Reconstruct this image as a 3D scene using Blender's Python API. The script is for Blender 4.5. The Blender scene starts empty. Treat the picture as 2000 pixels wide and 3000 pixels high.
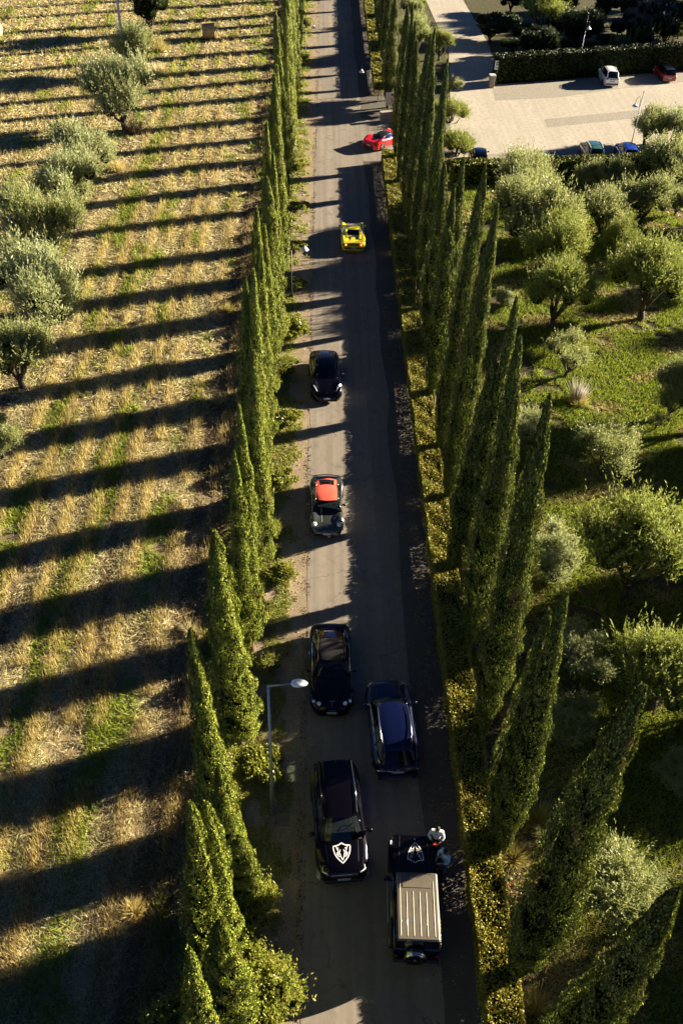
import bpy, bmesh, math, random
import numpy as np
from mathutils import Vector, Matrix
from mathutils.bvhtree import BVHTree
R_ = math.radians
S = bpy.context.scene
COL = S.collection
random.seed(7)
# ------------------------------------------------------------------ camera
CC = np.array([1000., 1500.]); VR = np.array([952., -930.]); VN = np.array([880., 4400.])
CAMH = 33.0
FPX = math.sqrt(-float(np.dot(VR-CC, VN-CC)))
def _ray(p):
    v = np.array([p[0]-CC[0], p[1]-CC[1], FPX]); return v/np.linalg.norm(v)
_dn = _ray(VN); _fw = _ray(VR); _fw = _fw-_dn*np.dot(_fw, _dn); _fw /= np.linalg.norm(_fw)
RM = np.array([np.cross(_fw, -_dn), _fw, -_dn])
def at(x, y, z=0.0):                      # point of the plane at height z seen at photo pixel x, y
    d = RM @ _ray((x, y)); t = (z-CAMH)/d[2]; return Vector((d[0]*t, d[1]*t, z))
def proj(P):                              # P (N,3) -> photo pixels (N,2), depth
    v = (np.asarray(P, float)-np.array([0, 0, CAMH])) @ RM
    return CC+FPX*v[:, :2]/v[:, 2:3], v[:, 2]
cd = bpy.data.cameras.new('camera'); cam = bpy.data.objects.new('camera', cd); COL.objects.link(cam)
cx, cy, cz = RM @ [1, 0, 0], RM @ [0, -1, 0], RM @ [0, 0, -1]
cam.matrix_world = Matrix(((cx[0], cy[0], cz[0], 0), (cx[1], cy[1], cz[1], 0), (cx[2], cy[2], cz[2], CAMH), (0, 0, 0, 1)))
cd.sensor_fit = 'VERTICAL'; cd.sensor_height = 36.0; cd.sensor_width = 24.0; cd.lens = FPX/3000*36
cd.clip_end = 4000; cd.clip_start = 0.5
S.camera = cam
# ------------------------------------------------------------------ light
SUN_AZ, SUN_EL = 20.0, 16.5               # direction TO the sun, measured from +x towards +y
w = bpy.data.worlds.new('World'); S.world = w; w.use_nodes = True
nt = w.node_tree; bg = nt.nodes['Background']
sky = nt.nodes.new('ShaderNodeTexSky'); sky.sky_type = 'NISHITA'; sky.sun_disc = False
sky.sun_elevation = R_(SUN_EL); sky.sun_rotation = R_(90-SUN_AZ)
sky.air_density = 0.17; sky.ozone_density = 5.0; sky.dust_density = 0.0; sky.altitude = 100
nt.links.new(sky.outputs[0], bg.inputs[0]); bg.inputs[1].default_value = 0.05
sd = bpy.data.lights.new('sun', 'SUN'); sd.energy = 5.0; sd.angle = R_(0.5); sd.color = (1.0, 0.85, 0.64)
so = bpy.data.objects.new('sun', sd); COL.objects.link(so)
dv = Vector((math.cos(R_(SUN_AZ))*math.cos(R_(SUN_EL)), math.sin(R_(SUN_AZ))*math.cos(R_(SUN_EL)), math.sin(R_(SUN_EL))))
so.rotation_euler = dv.to_track_quat('Z', 'Y').to_euler(); so.location = (60, 60, 60)
S.view_settings.view_transform = 'Standard'; S.view_settings.look = 'None'
S.view_settings.exposure = 2.35; S.view_settings.gamma = 1.0
S.cycles.use_denoising = True
S.cycles.max_bounces = 6; S.cycles.transparent_max_bounces = 12
# ------------------------------------------------------------------ helpers
def link(o, parent=None):
    COL.objects.link(o)
    if parent is not None: o.parent = parent
    return o
def tag(o, label=None, cat=None, group=None, kind=None):
    if label: o['label'] = label
    if cat: o['category'] = cat
    if group: o['group'] = group
    if kind: o['kind'] = kind
    return o
def thing(name, label, cat, loc=(0, 0, 0), rz=0.0, group=None, scale=1.0):
    o = bpy.data.objects.new(name, None); link(o); o.location = loc; o.rotation_euler = (0, 0, rz)
    o.scale = (scale,)*3; o.empty_display_size = 0.2
    return tag(o, label, cat, group)
class MB:
    def __init__(s): s.v = []; s.f = []; s.m = []
    def add(s, vs, fs, m=0):
        k = len(s.v); s.v += [tuple(map(float, v)) for v in vs]; s.f += [tuple(k+i for i in f) for f in fs]; s.m += [m]*len(fs); return s
    def box(s, c, d, m=0, rz=0.0, bev=0.0, taper=1.0):
        x, y, z = d[0]/2, d[1]/2, d[2]/2; b = min(bev, x*.9, y*.9, z*.9)
        vs = []
        if b <= 0:
            for sz in (-1, 1):
                t = taper if sz > 0 else 1
                vs += [(-x*t, -y*t, sz*z), (x*t, -y*t, sz*z), (x*t, y*t, sz*z), (-x*t, y*t, sz*z)]
            fs = [(0, 3, 2, 1), (4, 5, 6, 7), (0, 1, 5, 4), (1, 2, 6, 5), (2, 3, 7, 6), (3, 0, 4, 7)]
        else:
            rings = []
            for zz, ins in ((-z, b), (-z+b, 0), (z-b, 0), (z, b)):
                t = taper if zz > 0 else 1
                X, Y = (x-ins)*t, (y-ins)*t; c_ = b if ins == 0 else b*.3
                c_ = min(c_, X*.9, Y*.9)
                rings.append([(-X+c_, -Y, zz), (X-c_, -Y, zz), (X, -Y+c_, zz), (X, Y-c_, zz), (X-c_, Y, zz), (-X+c_, Y, zz), (-X, Y-c_, zz), (-X, -Y+c_, zz)])
            for r in rings: vs += r
            fs = [tuple(range(7, -1, -1)), tuple(range(24, 32))]
            for i in range(3):
                for j in range(8): fs.append((i*8+j, i*8+(j+1) % 8, (i+1)*8+(j+1) % 8, (i+1)*8+j))
        ca, sa = math.cos(rz), math.sin(rz)
        vs = [(c[0]+a*ca-b_*sa, c[1]+a*sa+b_*ca, c[2]+e) for a, b_, e in vs]
        return s.add(vs, fs, m)
    def tube(s, pts, r, n=8, m=0, cap=True):
        pts = [Vector(p) for p in pts]; rs = r if isinstance(r, (list, tuple)) else [r]*len(pts)
        vs = []; up = None
        for i, p in enumerate(pts):
            d = (pts[min(i+1, len(pts)-1)]-pts[max(i-1, 0)])
            d = d.normalized() if d.length > 1e-9 else Vector((0, 0, 1))
            if up is None: up = d.orthogonal().normalized()
            a = (up-d*up.dot(d)); a = a.normalized() if a.length > 1e-6 else d.orthogonal().normalized(); up = a; b = d.cross(a)
            for j in range(n):
                t = 2*math.pi*j/n; vs.append(p+(a*math.cos(t)+b*math.sin(t))*rs[i])
        fs = []
        for i in range(len(pts)-1):
            for j in range(n): fs.append((i*n+j, i*n+(j+1) % n, (i+1)*n+(j+1) % n, (i+1)*n+j))
        if cap: fs += [tuple(range(n-1, -1, -1)), tuple((len(pts)-1)*n+j for j in range(n))]
        return s.add(vs, fs, m)
    def ell(s, c, r, nu=12, nv=8, m=0, rz=0.0):
        vs = [(0, 0, -1)]
        for i in range(1, nv):
            t = math.pi*i/nv
            for j in range(nu):
                p = 2*math.pi*j/nu; vs.append((math.sin(t)*math.cos(p), math.sin(t)*math.sin(p), -math.cos(t)))
        vs.append((0, 0, 1)); fs = []
        for j in range(nu):
            fs.append((0, 1+(j+1) % nu, 1+j)); l = len(vs)-1
            fs.append((l, l-nu+j, l-nu+(j+1) % nu))
        for i in range(nv-2):
            for j in range(nu): a = 1+i*nu+j; b = 1+i*nu+(j+1) % nu; fs.append((a, b, b+nu, a+nu))
        ca, sa = math.cos(rz), math.sin(rz)
        vs = [(c[0]+x*r[0]*ca-y*r[1]*sa, c[1]+x*r[0]*sa+y*r[1]*ca, c[2]+z*r[2]) for x, y, z in vs]
        return s.add(vs, fs, m)
    def disc(s, c, ax, r, n=20, th=0.02, m=0, r_in=0.0):     # flat cylinder along ax ('x' 'y' 'z')
        vs = []
        for e in (-th/2, th/2):
            for j in range(n):
                t = 2*math.pi*j/n; a, b = r*math.cos(t), r*math.sin(t)
                vs.append({'x': (e, a, b), 'y': (a, e, b), 'z': (a, b, e)}[ax])
        vs = [(c[0]+v[0], c[1]+v[1], c[2]+v[2]) for v in vs]
        fs = [tuple(range(n)), tuple(range(2*n-1, n-1, -1))]+[(j, (j+1) % n, n+(j+1) % n, n+j) for j in range(n)]
        return s.add(vs, fs, m)
    def grid(s, G, m=0):                  # G[i][j] points
        nj = len(G[0]); vs = [p for r in G for p in r]
        fs = [(i*nj+j, i*nj+j+1, (i+1)*nj+j+1, (i+1)*nj+j) for i in range(len(G)-1) for j in range(nj-1)]
        return s.add(vs, fs, m)
    def mesh(s, name, mats, smooth=False):
        me = bpy.data.meshes.new(name); me.from_pydata(s.v, [], s.f)
        for mt in (mats if isinstance(mats, (list, tuple)) else [mats]): me.materials.append(mt)
        me.polygons.foreach_set('material_index', s.m)
        if smooth: me.polygons.foreach_set('use_smooth', [True]*len(s.f))
        me.update(); return me
    def build(s, name, mats, parent=None, smooth=False):
        me = s.mesh(name, mats, smooth)
        bm = bmesh.new(); bm.from_mesh(me); bmesh.ops.recalc_face_normals(bm, faces=bm.faces); bm.to_mesh(me); bm.free()
        return link(bpy.data.objects.new(name, me), parent)
def np_mesh(name, V, F, mats, mi=None, smooth=False):      # V (N,3), F (M,k) arrays
    me = bpy.data.meshes.new(name); V = np.asarray(V, np.float32); F = np.asarray(F, np.int32); k = F.shape[1]
    me.vertices.add(len(V)); me.vertices.foreach_set('co', V.ravel())
    me.loops.add(F.size); me.loops.foreach_set('vertex_index', F.ravel())
    me.polygons.add(len(F)); me.polygons.foreach_set('loop_start', np.arange(0, F.size, k, dtype=np.int32))
    for mt in (mats if isinstance(mats, (list, tuple)) else [mats]): me.materials.append(mt)
    if mi is not None: me.polygons.foreach_set('material_index', np.asarray(mi, np.int32))
    if smooth: me.polygons.foreach_set('use_smooth', np.ones(len(F), bool))
    me.update(calc_edges=True); return me
def nrm(a): return a/np.maximum(np.linalg.norm(a, axis=-1, keepdims=True), 1e-9)
# ------------------------------------------------------------------ materials
def new_mat(name):
    m = bpy.data.materials.new(name); m.use_nodes = True; nt = m.node_tree
    return m, nt, nt.nodes['Principled BSDF'], nt.nodes['Material Output']
def mat(name, col, rough=0.5, metal=0.0, coat=0.0, spec=0.5, var=0.0, vscale=8.0, emit=None, bump=0.0):
    m, nt, b, out = new_mat(name)
    b.inputs['Base Color'].default_value = (*col, 1); b.inputs['Roughness'].default_value = rough
    b.inputs['Metallic'].default_value = metal; b.inputs['Coat Weight'].default_value = coat; b.inputs['Coat Roughness'].default_value = 0.04
    b.inputs['Specular IOR Level'].default_value = spec
    if var > 0 or bump > 0:
        tc = nt.nodes.new('ShaderNodeTexCoord'); n = nt.nodes.new('ShaderNodeTexNoise'); n.inputs['Scale'].default_value = vscale; n.inputs['Detail'].default_value = 6
        nt.links.new(tc.outputs['Object'], n.inputs['Vector'])
        r = nt.nodes.new('ShaderNodeValToRGB'); nt.links.new(n.outputs[0], r.inputs[0])
        r.color_ramp.elements[0].position = 0.3; r.color_ramp.elements[1].position = 0.7
        r.color_ramp.elements[0].color = (*[c*(1-var) for c in col], 1); r.color_ramp.elements[1].color = (*[min(1, c*(1+var)) for c in col], 1)
        nt.links.new(r.outputs[0], b.inputs['Base Color'])
        if bump > 0:
            bp = nt.nodes.new('ShaderNodeBump'); bp.inputs['Strength'].default_value = bump; bp.inputs['Distance'].default_value = 0.02
            nt.links.new(n.outputs[0], bp.inputs['Height']); nt.links.new(bp.outputs[0], b.inputs['Normal'])
    if emit: b.inputs['Emission Color'].default_value = (*emit[0], 1); b.inputs['Emission Strength'].default_value = emit[1]
    return m
def leaf_mat(name, cols, trans=0.35, rough=0.5, spec=0.25):
    m, nt, b, out = new_mat(name)
    g = nt.nodes.new('ShaderNodeNewGeometry'); r = nt.nodes.new('ShaderNodeValToRGB')
    cr = r.color_ramp
    while len(cr.elements) < len(cols): cr.elements.new(0.5)
    for i, c in enumerate(cols): cr.elements[i].position = i/(len(cols)-1); cr.elements[i].color = (*c, 1)
    nt.links.new(g.outputs['Random Per Island'], r.inputs[0]); nt.links.new(r.outputs[0], b.inputs['Base Color'])
    b.inputs['Roughness'].default_value = rough; b.inputs['Specular IOR Level'].default_value = spec
    t = nt.nodes.new('ShaderNodeBsdfTranslucent'); mx = nt.nodes.new('ShaderNodeMixShader'); mx.inputs[0].default_value = trans
    nt.links.new(r.outputs[0], t.inputs[0]); nt.links.new(b.outputs[0], mx.inputs[1]); nt.links.new(t.outputs[0], mx.inputs[2])
    nt.links.new(mx.outputs[0], out.inputs[0]); return m
def ground_mat(name, layers, base, rough=0.95, bump=0.6, bscale=30, bdist=0.03):
    # layers: (noise scale, stretch, lo, hi, colour)
    m, nt, b, out = new_mat(name); b.inputs['Roughness'].default_value = rough; b.inputs['Specular IOR Level'].default_value = 0.15
    tc = nt.nodes.new('ShaderNodeTexCoord'); last = None
    rgb = nt.nodes.new('ShaderNodeRGB'); rgb.outputs[0].default_value = (*base, 1); last = rgb.outputs[0]
    for k, (sc, st, lo, hi, col) in enumerate(layers):
        mp = nt.nodes.new('ShaderNodeMapping'); mp.inputs['Scale'].default_value = st; mp.inputs['Location'].default_value = (k*3.7, k*1.9, 0)
        nt.links.new(tc.outputs['Object'], mp.inputs[0])
        n = nt.nodes.new('ShaderNodeTexNoise'); n.inputs['Scale'].default_value = sc; n.inputs['Detail'].default_value = 7; n.inputs['Roughness'].default_value = 0.6
        nt.links.new(mp.outputs[0], n.inputs['Vector'])
        mr = nt.nodes.new('ShaderNodeMapRange'); mr.inputs['From Min'].default_value = lo; mr.inputs['From Max'].default_value = hi
        nt.links.new(n.outputs[0], mr.inputs['Value'])
        mx = nt.nodes.new('ShaderNodeMix'); mx.data_type = 'RGBA'; nt.links.new(mr.outputs[0], mx.inputs['Factor'])
        nt.links.new(last, mx.inputs['A']); mx.inputs['B'].default_value = (*col, 1); last = mx.outputs['Result']
    nt.links.new(last, b.inputs['Base Color'])
    n = nt.nodes.new('ShaderNodeTexNoise'); n.inputs['Scale'].default_value = bscale; n.inputs['Detail'].default_value = 5
    nt.links.new(tc.outputs['Object'], n.inputs['Vector'])
    bp = nt.nodes.new('ShaderNodeBump'); bp.inputs['Strength'].default_value = bump; bp.inputs['Distance'].default_value = bdist
    nt.links.new(n.outputs[0], bp.inputs['Height']); nt.links.new(bp.outputs[0], b.inputs['Normal']); return m
M = {}
M['asphalt'] = ground_mat('asphalt', [(0.35, (1, .3, 1), .42, .62, (.25, .218, .175)), (.9, (1, .6, 1), .56, .66, (.15, .132, .11)), (3, (1, 1, 1), .5, .72, (.165, .145, .12)), (60, (1, 1, 1), .45, .75, (.27, .24, .2))], (.205, .18, .148), bump=.35, bscale=90, bdist=.01)
def add_cracks(m, sc, col, wd=.012, amt=.7, streak=None):
    nt = m.node_tree; b = nt.nodes['Principled BSDF']; src = b.inputs['Base Color'].links[0].from_socket; tc = nt.nodes.new('ShaderNodeTexCoord')
    ns = nt.nodes.new('ShaderNodeTexNoise'); ns.inputs['Scale'].default_value = 2.5; nt.links.new(tc.outputs['Object'], ns.inputs['Vector'])
    ad = nt.nodes.new('ShaderNodeMix'); ad.data_type = 'RGBA'; ad.blend_type = 'LINEAR_LIGHT'; ad.inputs['Factor'].default_value = .25; nt.links.new(tc.outputs['Object'], ad.inputs['A']); nt.links.new(ns.outputs['Color'], ad.inputs['B'])
    v = nt.nodes.new('ShaderNodeTexVoronoi'); v.feature = 'DISTANCE_TO_EDGE'; v.inputs['Scale'].default_value = sc; nt.links.new(ad.outputs['Result'], v.inputs['Vector'])
    mr = nt.nodes.new('ShaderNodeMapRange'); mr.inputs['From Min'].default_value = 0; mr.inputs['From Max'].default_value = wd; mr.inputs['To Min'].default_value = amt; mr.inputs['To Max'].default_value = 0; nt.links.new(v.outputs['Distance'], mr.inputs['Value'])
    n2 = nt.nodes.new('ShaderNodeTexNoise'); n2.inputs['Scale'].default_value = .5; nt.links.new(tc.outputs['Object'], n2.inputs['Vector']); m2 = nt.nodes.new('ShaderNodeMapRange'); m2.inputs['From Min'].default_value = .5; m2.inputs['From Max'].default_value = .6; nt.links.new(n2.outputs[0], m2.inputs['Value'])
    mu = nt.nodes.new('ShaderNodeMath'); mu.operation = 'MULTIPLY'; nt.links.new(mr.outputs[0], mu.inputs[0]); nt.links.new(m2.outputs[0], mu.inputs[1])
    mx = nt.nodes.new('ShaderNodeMix'); mx.data_type = 'RGBA'; nt.links.new(mu.outputs[0], mx.inputs['Factor']); nt.links.new(src, mx.inputs['A']); mx.inputs['B'].default_value = (*col, 1); last = mx.outputs['Result']
    if streak:                               # long tyre-worn tracks along the road
        mp = nt.nodes.new('ShaderNodeMapping'); mp.inputs['Scale'].default_value = (1.7, .03, 1); nt.links.new(tc.outputs['Object'], mp.inputs[0]); n3 = nt.nodes.new('ShaderNodeTexNoise'); n3.inputs['Scale'].default_value = 1.4; n3.inputs['Detail'].default_value = 3; nt.links.new(mp.outputs[0], n3.inputs['Vector'])
        m3 = nt.nodes.new('ShaderNodeMapRange'); m3.inputs['From Min'].default_value = .42; m3.inputs['From Max'].default_value = .62; m3.inputs['To Max'].default_value = .55; nt.links.new(n3.outputs[0], m3.inputs['Value']); x = nt.nodes.new('ShaderNodeMix'); x.data_type = 'RGBA'; nt.links.new(m3.outputs[0], x.inputs['Factor']); nt.links.new(last, x.inputs['A']); x.inputs['B'].default_value = (*streak, 1); last = x.outputs['Result']
    nt.links.new(last, b.inputs['Base Color'])
add_cracks(M['asphalt'], .55, (.06, .05, .04), .014, .8, (.155, .135, .112))
M['sandy'] = ground_mat('sandy_verge', [(1.2, (1, .5, 1), .45, .62, (.31, .25, .175)), (14, (1, 1, 1), .5, .66, (.14, .105, .065)), (45, (1, 1, 1), .55, .7, (.36, .3, .22))], (.25, .2, .135), bump=.8, bscale=35)
M['field'] = ground_mat('field_soil', [(1.6, (1, .25, 1), .42, .6, (.3, .25, .12)), (.7, (1, .3, 1), .52, .62, (.075, .11, .03)), (22, (1.6, .7, 1), .5, .68, (.5, .4, .23)), (9, (1, 1, 1), .58, .7, (.06, .045, .03))], (.17, .13, .07), bump=1.0, bscale=28, bdist=.06)
M['grove'] = ground_mat('grove_soil', [(.5, (1, 1, 1), .44, .6, (.045, .06, .015)), (3, (1, 1, 1), .5, .66, (.13, .1, .05)), (18, (1, 1, 1), .55, .7, (.17, .14, .06))], (.06, .055, .03), bump=1.0, bscale=25, bdist=.05)
M['darksoil'] = ground_mat('dark_verge', [(2, (1, 1, 1), .45, .6, (.12, .108, .09)), (20, (1, 1, 1), .55, .7, (.15, .125, .09))], (.105, .095, .08), bump=.9, bscale=30)
M['gravel'] = ground_mat('pale_gravel', [(.4, (1, .4, 1), .42, .6, (.36, .33, .265)), (60, (1, 1, 1), .45, .7, (.46, .43, .35)), (2.5, (1, 1, 1), .5, .66, (.3, .27, .22))], (.41, .375, .305), bump=.4, bscale=80, bdist=.01)
add_cracks(M['gravel'], 1.6, (.2, .18, .145), .05, .35, (.33, .3, .24))
M['far'] = ground_mat('far_ground', [(.05, (1, 1, 1), .45, .6, (.09, .11, .04)), (.6, (1, 1, 1), .5, .65, (.2, .16, .08))], (.1, .09, .045), bump=.5, bscale=3)
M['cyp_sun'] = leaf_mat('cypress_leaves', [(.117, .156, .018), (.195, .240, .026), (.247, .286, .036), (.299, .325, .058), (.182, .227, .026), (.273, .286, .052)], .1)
M['cyp_shade'] = leaf_mat('shaded_cypress_leaves', [(.019, .031, .007), (.037, .053, .011), (.062, .081, .015), (.087, .105, .022), (.037, .056, .011)], .08)  # darker copy of the sunlit leaves, paints shade into the crowns
M['cyp_brown'] = leaf_mat('browned_cypress_sprays', [(.14, .09, .03), (.2, .15, .05), (.1, .075, .025)], .08)
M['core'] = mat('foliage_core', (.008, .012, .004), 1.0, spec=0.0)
M['olive'] = leaf_mat('olive_leaves', [(.16, .19, .06), (.27, .3, .105), (.34, .37, .14), (.22, .25, .08), (.45, .46, .24)], .42, .45, .35)
M['olive_y'] = leaf_mat('olive_leaves_warm', [(.14, .18, .035), (.24, .28, .055), (.31, .34, .08), (.2, .24, .045), (.37, .38, .13)], .35)
M['olive_g'] = leaf_mat('grey_olive_leaves', [(.2, .23, .1), (.31, .345, .15), (.4, .43, .2), (.27, .3, .12), (.5, .52, .3)], .42, .45, .35)
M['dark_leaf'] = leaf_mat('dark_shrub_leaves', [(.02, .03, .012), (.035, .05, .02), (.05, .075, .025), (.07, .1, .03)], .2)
M['blue_leaf'] = leaf_mat('blue_green_leaves', [(.035, .055, .045), (.06, .085, .07), (.09, .12, .1)], .2)
M['lime_leaf'] = leaf_mat('lime_leaves', [(.16, .2, .02), (.24, .27, .03), (.3, .32, .05), (.13, .17, .02)], .4)
M['laurel'] = leaf_mat('laurel_leaves', [(.12, .16, .02), (.23, .26, .035), (.31, .33, .05), (.4, .38, .09), (.17, .2, .025)], .35, .35, .5)
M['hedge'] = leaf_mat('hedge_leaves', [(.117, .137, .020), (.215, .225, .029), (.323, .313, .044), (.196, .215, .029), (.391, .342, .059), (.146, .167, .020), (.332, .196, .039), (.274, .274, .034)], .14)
M['hedge_shaded'] = leaf_mat('shaded_hedge_leaves', [(.02, .03, .008), (.035, .05, .012), (.06, .08, .018), (.028, .04, .01)], .04)  # hedge leaves darkened to paint the tall hedge as shaded
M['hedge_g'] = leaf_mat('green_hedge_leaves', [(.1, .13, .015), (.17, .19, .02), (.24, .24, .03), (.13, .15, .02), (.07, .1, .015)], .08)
M['bark'] = mat('bark', (.05, .037, .028), .9, var=.5, vscale=14, bump=.6)
M['cyp_bark'] = mat('cypress_bark', (.1, .06, .038), .9, var=.5, vscale=12, bump=.6)
M['straw'] = leaf_mat('straw', [(.484, .414, .185), (.598, .528, .273), (.669, .616, .378), (.528, .458, .176), (.722, .686, .493)], .3, .7)
M['stub'] = leaf_mat('stubble', [(.502, .403, .134), (.591, .493, .197), (.448, .358, .108), (.663, .582, .278)], .3, .7)
M['brown'] = leaf_mat('brown_stalks', [(.16, .1, .05), (.26, .18, .09), (.1, .07, .04), (.34, .26, .16)], .2, .8)
M['grass'] = leaf_mat('grass', [(.12, .2, .015), (.2, .29, .02), (.28, .35, .03), (.36, .37, .06), (.14, .22, .015)], .4)
M['drygrass'] = leaf_mat('dry_grass', [(.38, .32, .09), (.5, .42, .15), (.3, .29, .07), (.56, .47, .22)], .3)
M['litter'] = leaf_mat('fallen_leaves', [(.3, .15, .05), (.4, .26, .09), (.22, .1, .04), (.45, .36, .17), (.34, .09, .03), (.4, .32, .1)], .2)
M['pale_flecks'] = leaf_mat('leaf_sun_flecks', [(.5, .48, .44), (.62, .6, .55), (.36, .32, .26), (.55, .48, .38)], .2, .4, .4)
M['dust'] = leaf_mat('crumbled_edge', [(.1, .075, .045), (.17, .125, .075), (.07, .05, .035), (.28, .22, .15)], .1)
# ------------------------------------------------------------------ the setting: sheets of ground
def sheet(name, poly, z, m, label=None, cuts=0):
    me = bpy.data.meshes.new(name); me.from_pydata([(x, y, z) for x, y in poly], [], [tuple(range(len(poly)))]); me.materials.append(m); me.update()
    o = link(bpy.data.objects.new(name, me)); o['kind'] = 'structure'
    if o.data.polygons[0].normal.z < 0: o.data.flip_normals()
    return o
sheet('ground', [(-1500, -300), (1500, -300), (1500, 2500), (-1500, 2500)], -.03, M['far'])
sheet('field_ground', [(-120, -20), (-2.4, -20), (-2.4, 260), (-120, 260)], -.012, M['field'])
sheet('grove_ground', [(6.9, -20), (120, -20), (120, 84.9), (6.9, 84.9)], -.012, M['grove'])
sheet('garden_ground', [(6.9, 95.9), (12.4, 95.9), (13.8, 104), (13.8, 220), (120, 220), (120, 128), (43, 116.2), (6.9, 220)][:0] or [(20.6, 108.9), (43.5, 116.4), (120, 135), (120, 230), (20.6, 230)], -.012, M['grove'])
sheet('grove_ground_beyond_entrance', [(6.9, 95.6), (12.6, 95.6), (14.2, 104), (15.2, 112), (14.6, 230), (6.9, 230)], -.012, M['grove'])
def wavy(x0, x1, y0, y1, amp, seed, n=160):       # strip whose two long edges wander
    rnd = np.random.RandomState(seed); ys = np.linspace(y0, y1, n)
    a = np.interp(ys, np.linspace(y0, y1, n//3), rnd.uniform(-amp, amp, n//3)); b = np.interp(ys, np.linspace(y0, y1, n//3), rnd.uniform(-amp, amp, n//3))
    return [(x0+a[i], ys[i]) for i in range(n)]+[(x1+b[i], ys[i]) for i in range(n-1, -1, -1)]
def strip(name, poly, z, m):
    n = len(poly)//2; L, Rr = poly[:n], poly[n:][::-1]
    mb = MB(); mb.grid([[(L[i][0], L[i][1], z), (Rr[i][0], Rr[i][1], z)] for i in range(n)])
    o = mb.build(name, m); o['kind'] = 'structure'; return o
strip('left_verge', wavy(-2.55, -.1, -10, 230, .12, 3), -.008, M['sandy'])
strip('right_verge', wavy(4.2, 7.3, -10, 84.9, .05, 5), -.008, M['darksoil'])
strip('right_verge_beyond_entrance', wavy(3.8, 7.2, 95.6, 230, .05, 6), -.008, M['darksoil'])
def road_strip():
    ys = np.linspace(-10, 230, 260); rnd = np.random.RandomState(1)
    a = np.interp(ys, np.linspace(-10, 230, 130), rnd.uniform(-.06, .06, 130)); b = np.interp(ys, np.linspace(-10, 230, 90), rnd.uniform(-.12, .1, 90))
    xl = np.interp(ys, [-10, 10, 68, 100, 230], [-.22, -.22, -.42, -.2, .1])
    mb = MB(); mb.grid([[(xl[i]+a[i], ys[i], 0), (4.55-.0035*max(0, ys[i]-30)+b[i]*1.6, ys[i], 0)] for i in range(len(ys))])
    o = mb.build('road', M['asphalt']); o['kind'] = 'structure'
road_strip()
sheet('entrance_apron', [(3.6, 84.9), (13.0, 84.9), (13.6, 95.4), (5.4, 95.4), (3.6, 97.0)], -.004, M['asphalt'])
sheet('parking_ground', [(12.6, 84.9), (14.3, 85.6), (36, 90.4), (75, 99), (75, 122), (43.4, 115.9), (20.3, 108.3), (14.6, 107), (13.4, 95.4)], 0.002, M['gravel'])
sheet('gravel_drive', [(14.5, 106.9), (20.4, 108.2), (21.2, 124), (20.2, 150), (20, 230), (13.8, 230), (14.8, 150), (15.8, 120)], -.002, M['gravel'])
def paver_mat():
    m, nt, b, out = new_mat('grid_pavers'); b.inputs['Roughness'].default_value = .9
    tc = nt.nodes.new('ShaderNodeTexCoord'); mp = nt.nodes.new('ShaderNodeMapping'); mp.inputs['Rotation'].default_value = (0, 0, R_(-17))
    nt.links.new(tc.outputs['Object'], mp.inputs[0])
    br = nt.nodes.new('ShaderNodeTexBrick'); br.inputs['Scale'].default_value = 3.2; br.inputs['Color1'].default_value = (.27, .25, .2, 1); br.inputs['Color2'].default_value = (.36, .33, .265, 1)
    br.inputs['Mortar'].default_value = (.07, .065, .05, 1); br.inputs['Mortar Size'].default_value = .045; br.inputs['Brick Width'].default_value = .6; br.inputs['Row Height'].default_value = .45
    nt.links.new(mp.outputs[0], br.inputs['Vector']); nt.links.new(br.outputs[0], b.inputs['Base Color']); return m
M['paver'] = paver_mat()
sheet('paver_strip_by_back_hedge', [at(1450, 295)[:2], at(1640, 285)[:2], at(1800, 262)[:2], at(2010, 240)[:2], at(2020, 195)[:2], at(1440, 252)[:2]], .006, M['paver'])
sheet('paver_strip_in_the_middle', [at(1592, 350)[:2], at(1603, 374)[:2], at(1870, 345)[:2], at(2040, 325)[:2], at(2040, 305)[:2], at(1870, 322)[:2]], .006, M['paver'])
sheet('paver_strip_by_front_hedge', [at(1420, 452)[:2], at(1425, 470)[:2], at(1700, 462)[:2], at(2040, 440)[:2], at(2040, 422)[:2], at(1700, 436)[:2]], .006, M['paver'])
sheet('drain_slab', [at(848, 2362)[:2], at(806, 2366)[:2], at(802, 2416)[:2], at(846, 2422)[:2]], .004, mat('old_concrete', (.16, .14, .12), .95, var=.3))
# ------------------------------------------------------------------ leaves as numpy quads
def leaves(P, D, N, L, W):        # centres, long axis, approx normal, length, width -> rhombus quads
    Wd = nrm(np.cross(D, N)); L = L[:, None]; W = W[:, None]
    V = np.stack([P-D*L*.5, P+Wd*W*.5, P+D*L*.5, P-Wd*W*.5], 1).reshape(-1, 3)
    return V, np.arange(len(V)).reshape(-1, 4)
def blades(P, D, L, W, rnd):      # grass: one triangle each, root P
    Wd = nrm(np.cross(D, rnd.normal(size=D.shape))); L = L[:, None]; W = W[:, None]
    V = np.stack([P-Wd*W*.5, P+Wd*W*.5, P+D*L], 1).reshape(-1, 3)
    return V, np.arange(len(V)).reshape(-1, 3)
def in_view(P, mx=260, my=260):
    px, dz = proj(P); return (px[:, 0] > -mx) & (px[:, 0] < 2000+mx) & (px[:, 1] > -my) & (px[:, 1] < 3000+my) & (dz > 1)
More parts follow.
